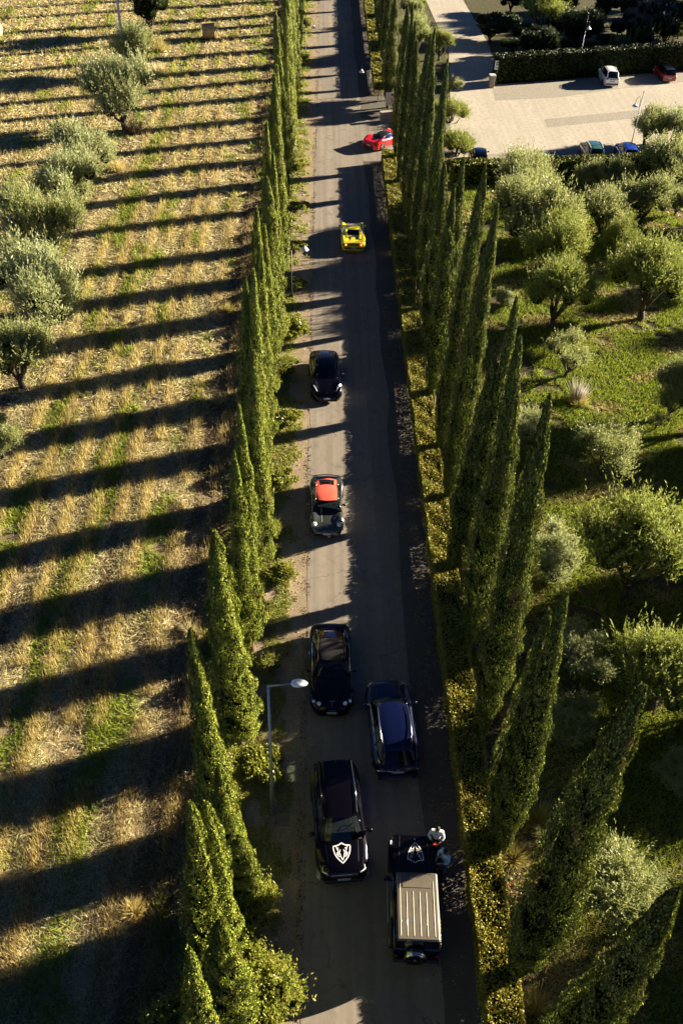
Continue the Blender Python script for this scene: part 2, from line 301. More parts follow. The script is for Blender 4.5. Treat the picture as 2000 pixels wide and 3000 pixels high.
# ---- cypress
def cypress_meshes(seed, tips=1, dark=.5, full=False):
    r = np.random.RandomState(seed); H = 14.0; n = 50000
    spl = []
    for k in range(tips):
        a = 2*math.pi*(k/tips)+r.rand(); off = 0 if tips == 1 else .3
        spl.append((off*math.cos(a), off*math.sin(a), 1.0-(.0 if k == 0 else r.uniform(.03, .16))))
    P = []; NN = []; lob = r.uniform(0, 6.28, 8); fr = r.uniform(.7, 1.6, 8); am = r.uniform(.03, .085, 8)
    def prof(t): return np.where(t < .16, .55+.45*np.clip((t-.05)/.11, 0, 1)**.7, np.clip((1-t)/.84, 0, 1)**.62*(1.0+.04*np.sin(t*9+seed))) if full else np.where(t < .34, .18+.82*np.clip((t-.07)/.27, 0, 1)**.8, np.clip((1-t)/.66, 0, 1)**.68*(1.0+.04*np.sin(t*9+seed)))
    def rad(t, th):
        f = prof(t)
        lump = 1+sum(am[k]*np.sin((2+k)*th+lob[k]+t*7*fr[k]) for k in range(6))
        return f*lump
    for si, (ox, oy, hh) in enumerate(spl):
        m = n//tips; t = 1-(1-r.rand(m))**.5; t = .08+.92*(1-(1-t)**1.0)
        t = np.sort(r.rand(m)**1.15)*.93+.07
        th = r.uniform(0, 2*math.pi, m); R = (1.02 if tips == 1 else .8)
        # clump noise: cells in (t, theta)
        ph = np.floor(t*60)+np.floor(th/(2*math.pi)*17+np.floor(t*60)*.5)*91; cl = np.modf(np.sin(ph*12.9898+seed)*43758.5453)[0]
        rr = R*rad(t, th)*(.86+.2*cl)*(1-.2*r.rand(m)**2)+.03
        wob = .05*np.sin(t*11+seed)
        x = ox*(1-t**2*.2)+rr*np.cos(th)+wob; y = oy*(1-t**2*.2)+rr*np.sin(th); z = t*H*hh+r.normal(0, .06, m)
        P.append(np.stack([x, y, z], 1)); NN.append(np.stack([np.cos(th), np.sin(th), .3+0*th], 1))
    P = np.concatenate(P); NN = nrm(np.concatenate(NN)); m = len(P)
    D = nrm(NN*r.uniform(-.05, .4, (m, 1))+np.array([0, 0, 1.])+r.normal(0, .3, (m, 3)))
    N2 = nrm(NN+r.normal(0, .3, (m, 3)))
    V, F = leaves(P, D, N2, r.uniform(.06, .17, m), r.uniform(.025, .05, m))
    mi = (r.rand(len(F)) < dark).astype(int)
    bz = V.reshape(-1, 4, 3)[:, 0]; br_ = (np.sin(bz[:, 2]*1.1+seed)*np.sin(np.arctan2(bz[:, 1], bz[:, 0])*2+seed*1.3+bz[:, 2]*.4) > .93-.1*(seed % 3)) & (r.rand(len(mi)) < .45); mi[br_] = 3
    # inner core, a lumpy closed spindle, near-black and added to block light
    cv = []; cf = []; nu, nv = 12, 26
    for (ox, oy, hh) in spl:
        k0 = len(cv)
        for i in range(nv+1):
            t = .075+.9*i/nv
            for j in range(nu):
                th = 2*math.pi*j/nu; q = float(rad(np.array([t]), np.array([th]))[0])*(1.02 if tips == 1 else .8)*(.7-.3*t)*(1 if i < nv else .1); wb = .05*math.sin(t*11+seed); of = 1-t**2*.2
                cv.append((ox*of+wb+q*math.cos(th), oy*of+q*math.sin(th), t*H*hh))
        for i in range(nv):
            for j in range(nu): a = k0+i*nu+j; b = k0+i*nu+(j+1) % nu; cf.append((a, b, b+nu, a+nu))
        top = [k0+nv*nu+j for j in range(nu)]; bot = [k0+j for j in range(nu)]
        for q in (top, bot):
            for j in range(0, nu, 2): cf.append((q[j], q[(j+1) % nu], q[(j+2) % nu], q[(nu//2) % nu] if j else q[0]))
    cf = [f for f in cf if len(set(f)) == 4]
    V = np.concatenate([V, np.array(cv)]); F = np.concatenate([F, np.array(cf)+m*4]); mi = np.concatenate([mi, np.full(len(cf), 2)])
    crown = np_mesh('crown', V, F, [M['cyp_sun'], M['cyp_shade'], M['core'], M['cyp_brown']], mi)
    tb = MB(); tb.tube([(0, 0, -.1), (.02, 0, .5), (0, .02, 1.3), (.02, 0, 3.2)], [.24, .17, .14, .04], 9)
    return crown, tb.mesh('trunk', M['cyp_bark'], True)
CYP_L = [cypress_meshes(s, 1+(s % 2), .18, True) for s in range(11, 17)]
CYP_R = [cypress_meshes(s, 1 if s % 3 else 2, .68) for s in range(31, 37)]  # larger share of dark leaves paints in this row's shaded side
ORD = ['first', 'second', 'third', 'fourth', 'fifth', 'sixth', 'seventh', 'eighth', 'ninth', 'tenth', 'eleventh', 'twelfth', 'thirteenth', 'fourteenth', 'fifteenth', 'sixteenth', 'seventeenth', 'eighteenth', 'nineteenth', 'twentieth',
 'twenty-first', 'twenty-second', 'twenty-third', 'twenty-fourth', 'twenty-fifth', 'twenty-sixth', 'twenty-seventh', 'twenty-eighth', 'twenty-ninth', 'thirtieth', 'thirty-first', 'thirty-second', 'thirty-third', 'thirty-fourth', 'thirty-fifth', 'thirty-sixth']
def cypress(lib, i, x, y, h, label, group, fat=1.0):
    cr, tr = lib[i % len(lib)]
    t = thing('cypress_tree', label, 'cypress tree', (x, y, 0), (i*2.4) % 6.28, group); t.rotation_euler[0] = R_(1.1*math.sin(i*3.3+x)); t.rotation_euler[1] = R_(1.1*math.sin(i*5.1+x))
    for nm, me in (('trunk', tr), ('crown', cr)):
        o = link(bpy.data.objects.new(nm, me), t); o.scale = (fat, fat, h/14.0)
        if nm == 'trunk': o.scale.z = min(1.0, h/14.0)
    return t
LEFT = [(-3.0, 3.4, 13.5), (-2.75, 7.9, 14.0), (-3.1, 12.2, 12.1), (-3.3, 17.2, 12.1), (-2.95, 21.6, 12.3), (-2.8, 26.6, 13.4), (-2.8, 31.5, 12.8), (-3.2, 36.3, 13.9), (-3.05, 41.3, 12.7), (-2.95, 46.3, 12.6), (-2.95, 51.5, 11.9), (-2.95, 56.6, 13.3), (-2.8, 61.7, 14.1),
(-2.9, 66.9, 13.3), (-3.0, 73.9, 15), (-3.1, 79.5, 13.9), (-2.9, 85.0, 15), (-3.0, 90.5, 14.0), (-2.9, 95.9, 15.3), (-3.0, 102.7, 14.6), (-3.0, 108, 14.5), (-2.9, 113, 15), (-3.0, 119.4, 14.3), (-3.0, 125.8, 15), (-3.0, 130.5, 14.5), (-2.9, 135.2, 15), (-3, 142, 14), (-3, 147.4, 14.5), (-2.45, 14.6, 9.6), (-2.35, 9.9, 10.2), (-2.5, 5.6, 10.5)]  # last three trees are added to shade the near field
LEFT.sort(key=lambda q: q[1])
for i, (x, y, h) in enumerate(LEFT):
    cypress(CYP_L, i, x, y, h, 'bright green cypress of the left row, %s from the bottom edge' % ORD[i], 'cypresses left of the road', .91+.09*math.sin(i*2.1))
RIGHT = [(7.1, 8.3, 15.6), (7.1, 11.94, 17.4), (7.15, 16.7, 14.8), (7.16, 21.57, 17.8), (7.15, 26.02, 16.9), (7.05, 31.01, 15.8), (7.1, 36.1, 17.2), (7.1, 40.5, 17.0), (7.25, 45.8, 15.5), (7.2, 50.6, 13.4), (7.24, 55.7, 17.3), (7.2, 60.8, 17.4), (7.2, 65.8, 15.8), (7.2, 70.6, 14.2),
         (7.2, 77.6, 15), (7.2, 83.2, 13.6), (7.2, 99.6, 10.5), (7.2, 106.4, 15), (7.2, 111.7, 16), (7.2, 116.6, 15.5), (7.2, 123.1, 16), (7.2, 129.5, 15.5), (7.2, 138.8, 15.5), (7.2, 145.6, 15.5), (7.2, 151, 15)]
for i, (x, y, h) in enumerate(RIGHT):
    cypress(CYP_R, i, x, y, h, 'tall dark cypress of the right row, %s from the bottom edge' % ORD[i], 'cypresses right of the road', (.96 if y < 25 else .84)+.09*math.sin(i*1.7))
# ---- broad crowned trees and shrubs
def crown_mesh(seed, rx, rz, mats, n=9000, ll=(.2, .42), lw=(.035, .075), clumps=11, upw=.7, z0=0.0, spread=.72, core=.6, white=None, shoots=0):
    r = np.random.RandomState(seed); Pc = []; NN = []; U = []
    cs = []
    for k in range(clumps):
        a = 2.4*k+r.rand(); q = spread*math.sqrt((k+.3)/clumps); zz = r.uniform(-.35, .62)*(1-q*.4)
        cs.append((q*math.cos(a)*rx*r.uniform(.8, 1.2), q*math.sin(a)*rx*r.uniform(.8, 1.2), zz*rz*.9, r.uniform(.26, .48)))
    wts = np.array([c[3]**2 for c in cs]); wts /= wts.sum()
    for (x, y, z, q), wt in zip(cs, wts):
        m = int(n*wt); d = nrm(r.normal(size=(m, 3))); d[:, 2] = np.where(d[:, 2] < -.35, -d[:, 2], d[:, 2]); rr = (r.rand(m)**.4)*(.82+.34*np.sin(d[:, 0]*7+d[:, 1]*9+d[:, 2]*8+seed))
        Pc.append(np.stack([x+d[:, 0]*q*rx*rr, y+d[:, 1]*q*rx*rr, z+d[:, 2]*q*rz*rr*1.15], 1)); NN.append(d)
    P = np.concatenate(Pc); d = np.concatenate(NN); m = len(P)
    D = nrm(d*r.uniform(.3, 1, (m, 1))+np.array([0, 0, upw])+r.normal(0, .4, (m, 3))); N2 = nrm(d+r.normal(0, .7, (m, 3)))
    if shoots:
        k = r.choice(m, shoots); base = P[k]; dd = nrm(d[k]*.55+np.array([0, 0, .9])+r.normal(0, .25, (shoots, 3))); Ls = r.uniform(.35, .95, shoots)
        tt = np.linspace(.1, 1, 9); Q = (base[:, None, :]+dd[:, None, :]*(Ls[:, None]*tt[None, :])[:, :, None]).reshape(-1, 3)+r.normal(0, .035, (shoots*9, 3))
        D3 = nrm(np.repeat(dd, 9, 0)+r.normal(0, .45, (shoots*9, 3))); P = np.concatenate([P, Q]); D = np.concatenate([D, D3]); N2 = np.concatenate([N2, nrm(r.normal(size=(shoots*9, 3)))]); m = len(P)
    P[:, 2] += z0
    V, F = leaves(P, D, N2, r.uniform(*ll, m), r.uniform(*lw, m)); mi = np.zeros(len(F), int)
    if white: mi[r.rand(len(F)) < white] = 1
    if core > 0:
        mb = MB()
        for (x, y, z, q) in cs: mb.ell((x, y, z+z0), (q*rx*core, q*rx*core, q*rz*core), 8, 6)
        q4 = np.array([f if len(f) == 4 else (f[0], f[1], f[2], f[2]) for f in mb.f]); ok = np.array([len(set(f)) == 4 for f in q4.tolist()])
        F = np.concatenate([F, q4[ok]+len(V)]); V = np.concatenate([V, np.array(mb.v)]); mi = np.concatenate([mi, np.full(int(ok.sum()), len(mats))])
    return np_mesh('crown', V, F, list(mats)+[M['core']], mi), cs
def limbs_mesh(seed, cs, z0, hb, tr=.16, lean=.1):
    r = random.Random(seed); mb = MB(); fk = hb*.5
    a = r.uniform(0, 6.28); b0 = (lean*math.cos(a), lean*math.sin(a), fk)
    mb.tube([(0, 0, -.1), (b0[0]*.4, b0[1]*.4, fk*.5), b0], [tr*1.3, tr, tr*.85], 8)
    for (x, y, z, q) in cs[:8]:
        e = (x*.9, y*.9, z+z0); mid = (b0[0]*.5+x*.45+r.uniform(-.15, .15), b0[1]*.5+y*.45+r.uniform(-.15, .15), fk+(e[2]-fk)*.4)
        mb.tube([b0, mid, e], [tr*.6, tr*.4, tr*.12], 6)
    return mb.mesh('trunk', M['bark'], True)
def tree_kind(seed, mats, rx=2.0, rz=2.1, zc=2.0, **k):
    cr, cs = crown_mesh(seed, rx, rz, mats, z0=zc, **k); return (limbs_mesh(seed, cs, zc, zc-rz*.55), cr, rx)
KIND = {
 'silver': [tree_kind(s, [M['olive']], n=20000, core=.42, shoots=650, ll=(.1, .24), lw=(.028, .052), clumps=13) for s in (1, 2, 3)],
 'grey': [tree_kind(s, [M['olive_g']], n=20000, core=.42, shoots=650, ll=(.1, .24), lw=(.028, .052), clumps=13) for s in (4, 5)],
 'warm': [tree_kind(s, [M['olive_y']], n=20000, core=.42, shoots=800, ll=(.1, .24), lw=(.028, .052), clumps=13) for s in (6, 7, 8)],
 'small': [tree_kind(s, [M['olive']], n=9000, clumps=9, spread=.78, core=.3, shoots=160, ll=(.1, .2), lw=(.035, .06)) for s in (9, 10)],
 'dark': [tree_kind(s, [M['dark_leaf']], n=9000, zc=2.2, rz=2.0, core=.8, upw=.2) for s in (21, 22)],
 'blue': [tree_kind(23, [M['blue_leaf']], n=9000, zc=2.2, rz=2.0, core=.8)],
 'lime': [tree_kind(24, [M['lime_leaf']], n=5000, zc=1.4, rz=1.3, core=.6, lw=(.06, .12))],
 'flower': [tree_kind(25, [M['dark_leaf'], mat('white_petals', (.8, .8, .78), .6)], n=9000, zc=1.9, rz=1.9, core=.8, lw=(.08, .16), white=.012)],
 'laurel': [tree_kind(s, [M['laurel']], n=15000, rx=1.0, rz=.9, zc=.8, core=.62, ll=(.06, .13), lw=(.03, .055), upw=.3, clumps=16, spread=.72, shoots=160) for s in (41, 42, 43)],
 'ivy': [tree_kind(s, [M['laurel']], n=10000, rx=1.0, rz=.32, zc=.26, core=.0, ll=(.06, .12), lw=(.05, .09), upw=.1, clumps=9) for s in (44, 45)],
}
cnt = [0]
SCL = {'silver': 1.28, 'grey': 1.38, 'warm': 1.22, 'small': 1.12, 'dark': 1.15, 'blue': 1.15, 'flower': 1.1, 'laurel': 1.15, 'ivy': 1.15, 'lime': 1.1}
def plant(kind, name, label, cat, x, y, r_, hs=1.0, group=None, i=None, sink=0.0):
    cnt[0] += 1; lib = KIND[kind]; tr, cr, rx = lib[(cnt[0] if i is None else i) % len(lib)]; s = r_/rx
    t = thing(name, label, cat, (x, y, -sink), (cnt[0]*1.9) % 6.28, group)
    if kind != 'ivy': link(bpy.data.objects.new('trunk', tr), t).scale = (s, s, s*hs)
    link(bpy.data.objects.new('crown', cr), t).scale = (s, s, s*hs)
    return t
def plant_px(kind, name, label, cat, px, py, wpx, hs=1.0, group=None, i=None, sink=0.0):
    zc0 = {'laurel': .85, 'ivy': .3, 'lime': 1.4, 'flower': 1.9, 'dark': 2.2, 'blue': 2.2}.get(kind, 2.0); rx = KIND[kind][0][2]; zc = zc0
    for _ in range(4):
        p = at(px, py, zc); dep = proj([p])[1][0]; r_ = wpx/2*dep/FPX*SCL.get(kind, 1.0); zc = zc0*r_/rx*hs
    if sink: p = at(px, py, zc*(1-sink))
    return plant(kind, name, label, cat, p.x, p.y, r_, hs, group, i, sink*zc)
GF = 'olive trees in the stubble field'
for k, (kd, px, py, wd, lb) in enumerate([
 ('dark', 435, 20, 125, 'dense dark green olive tree at the top edge, right of the thin grey pole'),
 ('silver', 385, 140, 120, 'silvery olive tree directly behind the thin grey pole'),
 ('grey', 355, 272, 155, 'dense olive tree at the foot of the thin grey pole, its base in deep shade'),
 ('grey', 248, 450, 140, 'pale olive tree just left of dry reddish weeds, fourth down the field row'),
 ('grey', 200, 560, 170, 'pale olive tree with two dark stems showing, fifth down the field row'),
 ('silver', 118, 670, 200, 'wide round olive tree, sixth down the field row'),
 ('grey', 100, 850, 230, 'widest pale olive tree at the left, seventh down the field row'),
 ('silver', 45, 1035, 190, 'olive tree with one straight dark trunk near the left edge'),
 ('silver', -5, 1285, 120, 'olive tree half cut off by the left edge of the photo')]):
    plant_px(kd, 'olive_tree', lb, 'olive tree', px, py, wd, 1.0, GF)
GG = 'olive trees in the right grove'
for kd, px, py, wd, lb in [
 ('warm', 1640, 860, 190, 'round yellow-green olive tree with forked trunk, left of the widest open grass'),
 ('small', 1668, 1040, 135, 'small sparse olive tree directly above the white plume grass'),
 ('small', 1775, 1330, 185, 'lone pale olive tree with thin bent trunk and gaps in its crown'),
 ('warm', 1908, 820, 220, 'big loose olive tree near the right edge with a dark twisted trunk'),
 ('warm', 1880, 1620, 310, 'largest bushy yellow-green olive tree at the right, above the black shadow'),
 ('silver', 1978, 1150, 140, 'pale olive tree cut by the right edge beside the bright grass'),
 ('warm', 1950, 1975, 270, 'yellow-green olive tree at the right edge just above the lowest cypress tips'),
 ('silver', 1810, 2590, 260, 'grey-green olive bush between the two lowest cypresses'),
 ('warm', 1618, 735, 180, 'bushy olive tree just above the round forked one'),
 ('silver', 1555, 625, 200, 'wide pale olive tree right of the cypress tips'),
 ('silver', 1545, 538, 165, 'olive tree touching the near parking hedge, right of the cypress tips'),
 ('silver', 1722, 522, 80, 'narrow olive tree in front of the green-roofed car'),
 ('silver', 1818, 512, 80, 'narrow olive tree in front of the blue car'),
 ('silver', 1772, 625, 130, 'upright olive tree, left one of the pair at the middle of the grove'),
 ('silver', 1890, 590, 130, 'upright olive tree, right one of the pair at the middle of the grove'),
 ('warm', 1820, 715, 110, 'low yellowish olive tree below the upright pair'),
 ('silver', 1955, 480, 140, 'olive tree right of the blue car at the right edge'),
 ('grey', 1975, 385, 110, 'grey olive tree at the right edge beside the parking lamp'),
 ('silver', 1900, 365, 90, 'thin olive tree with dark bare twigs behind the parking lamp'),
 ('silver', 1985, 590, 70, 'small olive tree at the right edge, level with the upright pair'),
 ('grey', 1478, 880, 60, 'small pale bush just behind the cypress row beside the dark path'),
 ('grey', 1484, 1270, 140, 'low silver bush showing between two cypresses'),
 ('grey', 1496, 1560, 100, 'narrow pale bush between the two tallest cypresses'),
 ('grey', 1620, 1630, 140, 'pale bush right of the two tallest cypresses'),
 ('small', 1570, 1905, 90, 'small green bush behind a cypress above the twin-tipped one'),
 ('grey', 1700, 1925, 150, 'pale bush just right of the twin-tipped cypress'),
 ('silver', 1665, 2115, 170, 'grey-green bush below the twin-tipped cypress'),
 ('small', 1600, 2460, 80, 'small bright bush between cypresses beside dry grass'),
 ('grey', 1985, 2270, 120, 'pale bush at the right edge in the deep shade'),
 ('small', 1925, 1235, 60, 'little bush in the shaded grass near the right edge')]:
    plant_px(kd, 'olive_tree', lb, 'olive tree', px, py, wd, .62 if (py > 1860 and px < 1730) or (px > 1700 and py > 2200) else .8 if px < 1500 else 1.0, GG, sink=.45 if (wd < 150 and kd == 'grey') else 0.0)
GE = 'trees about the entrance'
for kd, px, py, wd, lb, nm, ct in [
 ('grey', 1165, 232, 84, 'silver olive tree standing behind the small notice board', 'olive_tree', 'olive tree'),
 ('grey', 1114, 98, 28, 'little silver bush beside the far hedge', 'small_bush', 'bush'),
 ('silver', 1203, 30, 60, 'olive tree at the top edge left of the gravel drive', 'olive_tree', 'olive tree'),
 ('silver', 1222, 95, 95, 'wide olive tree left of the gravel drive', 'olive_tree', 'olive tree'),
 ('warm', 1290, 130, 70, 'yellowish olive tree leaning over the gravel drive', 'olive_tree', 'olive tree'),
 ('grey', 1335, 250, 40, 'small pale bush at the edge of the gravel drive', 'small_bush', 'bush'),
 ('warm', 1338, 430, 105, 'bushy olive tree between the cypress row and the small black parked car', 'olive_tree', 'olive tree'),
 ('warm', 1322, 335, 95, 'bushy olive tree at the left end of the parking ground', 'olive_tree', 'olive tree'),
 ('grey', 1180, 335, 26, 'small bright shrub beside the low stone wall', 'small_bush', 'bush'),
 ('lime', 1240, 8, 22, 'yellow shrub beside the gravel drive at the top edge', 'small_bush', 'bush'),
 ('flower', 1440, 78, 110, 'dark rounded shrub dotted with white flowers', 'flowering_shrub', 'shrub'),
 ('flower', 1490, 60, 70, 'dark shrub with a few white flowers, right of the larger one', 'flowering_shrub', 'shrub'),
 ('warm', 1590, 35, 120, 'large pale olive tree at the top of the garden', 'olive_tree', 'olive tree'),
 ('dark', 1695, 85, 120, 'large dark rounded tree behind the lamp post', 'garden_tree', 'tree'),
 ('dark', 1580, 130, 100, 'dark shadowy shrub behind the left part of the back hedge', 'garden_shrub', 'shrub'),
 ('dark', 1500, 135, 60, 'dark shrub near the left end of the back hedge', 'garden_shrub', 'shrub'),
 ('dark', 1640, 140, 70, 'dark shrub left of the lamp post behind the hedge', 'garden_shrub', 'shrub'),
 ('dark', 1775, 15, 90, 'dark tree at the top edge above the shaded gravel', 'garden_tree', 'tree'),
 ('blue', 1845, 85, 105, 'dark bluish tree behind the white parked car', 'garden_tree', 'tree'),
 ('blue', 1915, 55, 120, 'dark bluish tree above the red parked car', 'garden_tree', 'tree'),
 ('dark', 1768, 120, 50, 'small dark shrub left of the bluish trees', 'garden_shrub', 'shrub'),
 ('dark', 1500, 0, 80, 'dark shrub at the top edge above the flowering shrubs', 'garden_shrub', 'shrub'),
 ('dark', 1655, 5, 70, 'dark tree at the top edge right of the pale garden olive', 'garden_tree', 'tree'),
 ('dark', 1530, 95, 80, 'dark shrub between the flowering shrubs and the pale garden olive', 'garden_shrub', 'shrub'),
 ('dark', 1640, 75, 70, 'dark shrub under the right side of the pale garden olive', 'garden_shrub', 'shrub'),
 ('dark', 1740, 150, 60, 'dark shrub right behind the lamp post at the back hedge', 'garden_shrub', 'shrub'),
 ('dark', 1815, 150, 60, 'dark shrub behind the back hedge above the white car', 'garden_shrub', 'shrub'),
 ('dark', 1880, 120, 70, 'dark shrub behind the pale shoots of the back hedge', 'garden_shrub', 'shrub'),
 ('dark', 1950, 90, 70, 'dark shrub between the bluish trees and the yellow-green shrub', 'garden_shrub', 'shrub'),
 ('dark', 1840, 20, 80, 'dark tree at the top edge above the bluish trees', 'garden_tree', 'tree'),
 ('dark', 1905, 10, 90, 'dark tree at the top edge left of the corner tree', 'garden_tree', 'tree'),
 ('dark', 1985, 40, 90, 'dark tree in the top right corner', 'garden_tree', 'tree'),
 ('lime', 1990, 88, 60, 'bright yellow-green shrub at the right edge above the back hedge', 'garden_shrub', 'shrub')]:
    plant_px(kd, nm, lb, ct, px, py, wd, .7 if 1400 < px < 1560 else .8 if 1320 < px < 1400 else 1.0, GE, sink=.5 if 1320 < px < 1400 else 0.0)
# trees out of frame to the right whose shade falls on the garden and the grove
for x, y, r_, hs in [(58, 127, 5, 1.4), (60, 136, 5, 1.4), (56, 146, 5, 1.3)]:
    plant('dark', 'garden_tree', 'dark garden tree beyond the right edge of the photo', 'tree', x, y, r_, hs, 'trees beyond the right edge')
_r = random.Random(12)
for X in range(14, 60, 5):
    for Y in range(4, 88, 5):
        x, y = X+_r.uniform(-1, 1)+(Y % 10)*.3, Y+_r.uniform(-1, 1)
        (px_, dz_) = proj([(x, y, 2.0)])
        if px_[0][0] < 2110 or px_[0][0] > 4300 or (X < 17 and 8 < Y < 30) or _r.random() < (.68 if 36 < Y < 66 else .55 if Y > 30 else .3): continue
        plant('warm' if _r.random() < .4 else 'silver', 'olive_tree', 'olive tree beyond the right edge of the photo', 'olive tree', x, y, _r.uniform(2.1, 2.9), 1.15, 'grove trees beyond the right edge')
plant('dark', 'garden_shrub', 'added dark shrub that shades the low stone wall at the entrance', 'shrub', 10.6, 98.6, 1.5, 1.3)  # shrub added to throw shade on the wall
# shrubs at the foot of the left row
GB = 'shrubs at the foot of the left cypress row'
for kd, px, py, wd, lb in [
 ('laurel', 760, 2905, 215, 'biggest leafy laurel bush at the bottom edge left of the road'),
 ('laurel', 735, 2650, 150, 'round leafy laurel bush above the biggest one'),
 ('laurel', 470, 2980, 120, 'dark leafy shrub at the bottom edge on the field side of the cypresses'),
 ('ivy', 765, 2230, 140, 'low ivy patch around the foot of the tall street lamp'),
 ('laurel', 790, 1945, 55, 'small leafy shoot beside the arm of the tall street lamp'),
 ('ivy', 825, 1680, 90, 'low green patch level with the bare sunlit road, above the lamp head'),
 ('ivy', 832, 1400, 90, 'low green and brown patch left of the grey sports car'),
 ('laurel', 795, 1545, 50, 'small bright bush against the cypresses left of the grey sports car'),
 ('ivy', 842, 1225, 85, 'low green patch just below the black coupe'),
 ('laurel', 835, 1070, 70, 'leafy bush left of the black coupe'),
 ('ivy', 860, 950, 100, 'low green patch above the black coupe'),
 ('ivy', 865, 830, 70, 'low green patch at the foot of the hooked lamp'),
 ('ivy', 870, 720, 60, 'low green patch right behind the hooked lamp'),
 ('laurel', 893, 165, 30, 'dark bush below the far hooked lamp'),
 ('laurel', 900, 65, 32, 'dark bush above the far hooked lamp'),
 ('laurel', 878, 250, 22, 'small dark bush two shadows below the far hooked lamp'),
 ('ivy', 880, 480, 60, 'low green patch opposite the red car'),
 ('ivy', 875, 600, 60, 'low green patch opposite the yellow car')]:
    plant_px(kd, 'shrub', lb, 'shrub', px, py, wd, 1.0, GB)
# ---- clipped hedges
def hedge(name, label, A, B, wid, h, m, dens, seed, lw=(.05, .1), ll=(.1, .2), z_open=.0, sides=(1, 1), mats=None, rough=.06):
    r = np.random.RandomState(seed); A = np.array(A, float); B = np.array(B, float); L = np.linalg.norm(B-A); u = (B-A)/L; v = np.array([u[1], -u[0]])
    P = []; N = []
    n = int(L*wid*dens); s = r.uniform(0, L, n); q = r.uniform(-wid/2, wid/2, n)
    bump = rough*np.sin(s*1.3+seed)+rough*.8*np.sin(s*3.7+q*4)
    P.append(np.stack([A[0]+u[0]*s+v[0]*q, A[1]+u[1]*s+v[1]*q, h+bump-np.abs(r.normal(0, .07, n))], 1)); N.append(np.tile([0, 0, 1.], (n, 1)))
    for sg, on in ((1, sides[0]), (-1, sides[1])):
        if not on: continue
        n = int(L*h*dens*on); s = r.uniform(0, L, n); z = h*r.uniform(0, 1, n)**.75; q = sg*(wid/2+.04*np.sin(s*2.1)-np.abs(r.normal(0, .08, n)))
        P.append(np.stack([A[0]+u[0]*s+v[0]*q, A[1]+u[1]*s+v[1]*q, z], 1)); N.append(np.tile([v[0]*sg, v[1]*sg, .2], (n, 1)))
    for e, sg in ((0, -1), (L, 1)):
        n = int(wid*h*dens); q = r.uniform(-wid/2, wid/2, n); z = r.uniform(0, h, n); s = e-sg*np.abs(r.normal(0, .06, n))
        P.append(np.stack([A[0]+u[0]*s+v[0]*q, A[1]+u[1]*s+v[1]*q, z], 1)); N.append(np.tile([u[0]*sg, u[1]*sg, .2], (n, 1)))
    P = np.concatenate(P); N = nrm(np.concatenate(N)); k = in_view(P, 400, 400); P = P[k]; N = N[k]; m_ = len(P)
    D = nrm(r.normal(size=(m_, 3))+N*.3); N2 = nrm(N+r.normal(0, 1.0, (m_, 3))); V, F = leaves(P, D, N2, r.uniform(*ll, m_), r.uniform(*lw, m_))
    mi = np.zeros(len(F), int)
    cz0 = z_open; a = A+u*.1; b = B-u*.1; hw = wid/2-.1
    cv = [(*(a-v*hw), cz0), (*(b-v*hw), cz0), (*(b+v*hw), cz0), (*(a+v*hw), cz0), (*(a-v*hw), h-.12), (*(b-v*hw), h-.12), (*(b+v*hw), h-.12), (*(a+v*hw), h-.12)]
    cf = np.array([(0, 3, 2, 1), (4, 5, 6, 7), (0, 1, 5, 4), (1, 2, 6, 5), (2, 3, 7, 6), (3, 0, 4, 7)])
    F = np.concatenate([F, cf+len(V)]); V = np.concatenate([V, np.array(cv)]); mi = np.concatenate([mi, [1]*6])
    me = np_mesh(name, V, F, [m, M['core']], mi); o = link(bpy.data.objects.new(name, me)); return tag(o, label, 'hedge')
hedge('clipped_hedge', 'long clipped yellow-green hedge at the foot of the right cypress row, below the entrance', (6.45, 2), (6.45, 84.6), 1.25, 1.28, M['hedge'], 650, 1, lw=(.035, .07), ll=(.07, .14), z_open=.62, sides=(1.3, 1.3), rough=.05)
hedge('clipped_hedge', 'clipped hedge at the foot of the right cypress row, above the entrance', (6.5, 103.5), (6.5, 150), 1.2, 1.3, M['hedge'], 120, 2, lw=(.07, .14), z_open=.5)
pb = at(1440, 250); _a = at(1350, 474, 2.0); _b = at(1650, 463, 2.0); _d = (_b-_a).normalized(); HA = (_a.x-.8*_d.x, _a.y-.8*_d.y); HB = (_a.x+48*_d.x, _a.y+48*_d.y)
hedge('tall_hedge', 'tall shaded hedge behind the white and red parked cars', (pb.x+.3, pb.y+1.0), (pb.x+55, pb.y+1.0+55*.300), 1.6, 2.9, M['hedge_shaded'], 90, 3, lw=(.09, .18))
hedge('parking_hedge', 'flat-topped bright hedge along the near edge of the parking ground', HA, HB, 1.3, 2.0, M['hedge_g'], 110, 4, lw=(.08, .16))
# upright shoots along the tall hedge
sh = MB(); rr_ = random.Random(5)
for k in range(15):
    p = at(1790+k*14+rr_.uniform(-4, 4), 122-k*3.6, 2.9); t = thing('hedge_plant', 'pale upright shoot behind the tall hedge, %s from the left' % ORD[k], 'plant', (p.x, p.y+.6, 0), 0, 'pale shoots behind the tall hedge')
    r = np.random.RandomState(100+k); n = 160; z = r.uniform(.3, 3.6, n); a = r.uniform(0, 6.28, n); q = r.uniform(0, .32, n)*(1.1-z/4)
    P = np.stack([q*np.cos(a), q*np.sin(a), z], 1); D = nrm(np.stack([np.cos(a), np.sin(a), 1.2+0*a], 1)); V, F = leaves(P, D, nrm(r.normal(size=(n, 3))), r.uniform(.2, .4, n), r.uniform(.06, .12, n))
    link(bpy.data.objects.new('foliage', np_mesh('foliage', V, F, M['hedge_g'])), t); sb = MB(); sb.tube([(0, 0, 0), (0, 0, 3.4)], [.03, .01], 5); sb.build('stem', M['bark'], t)

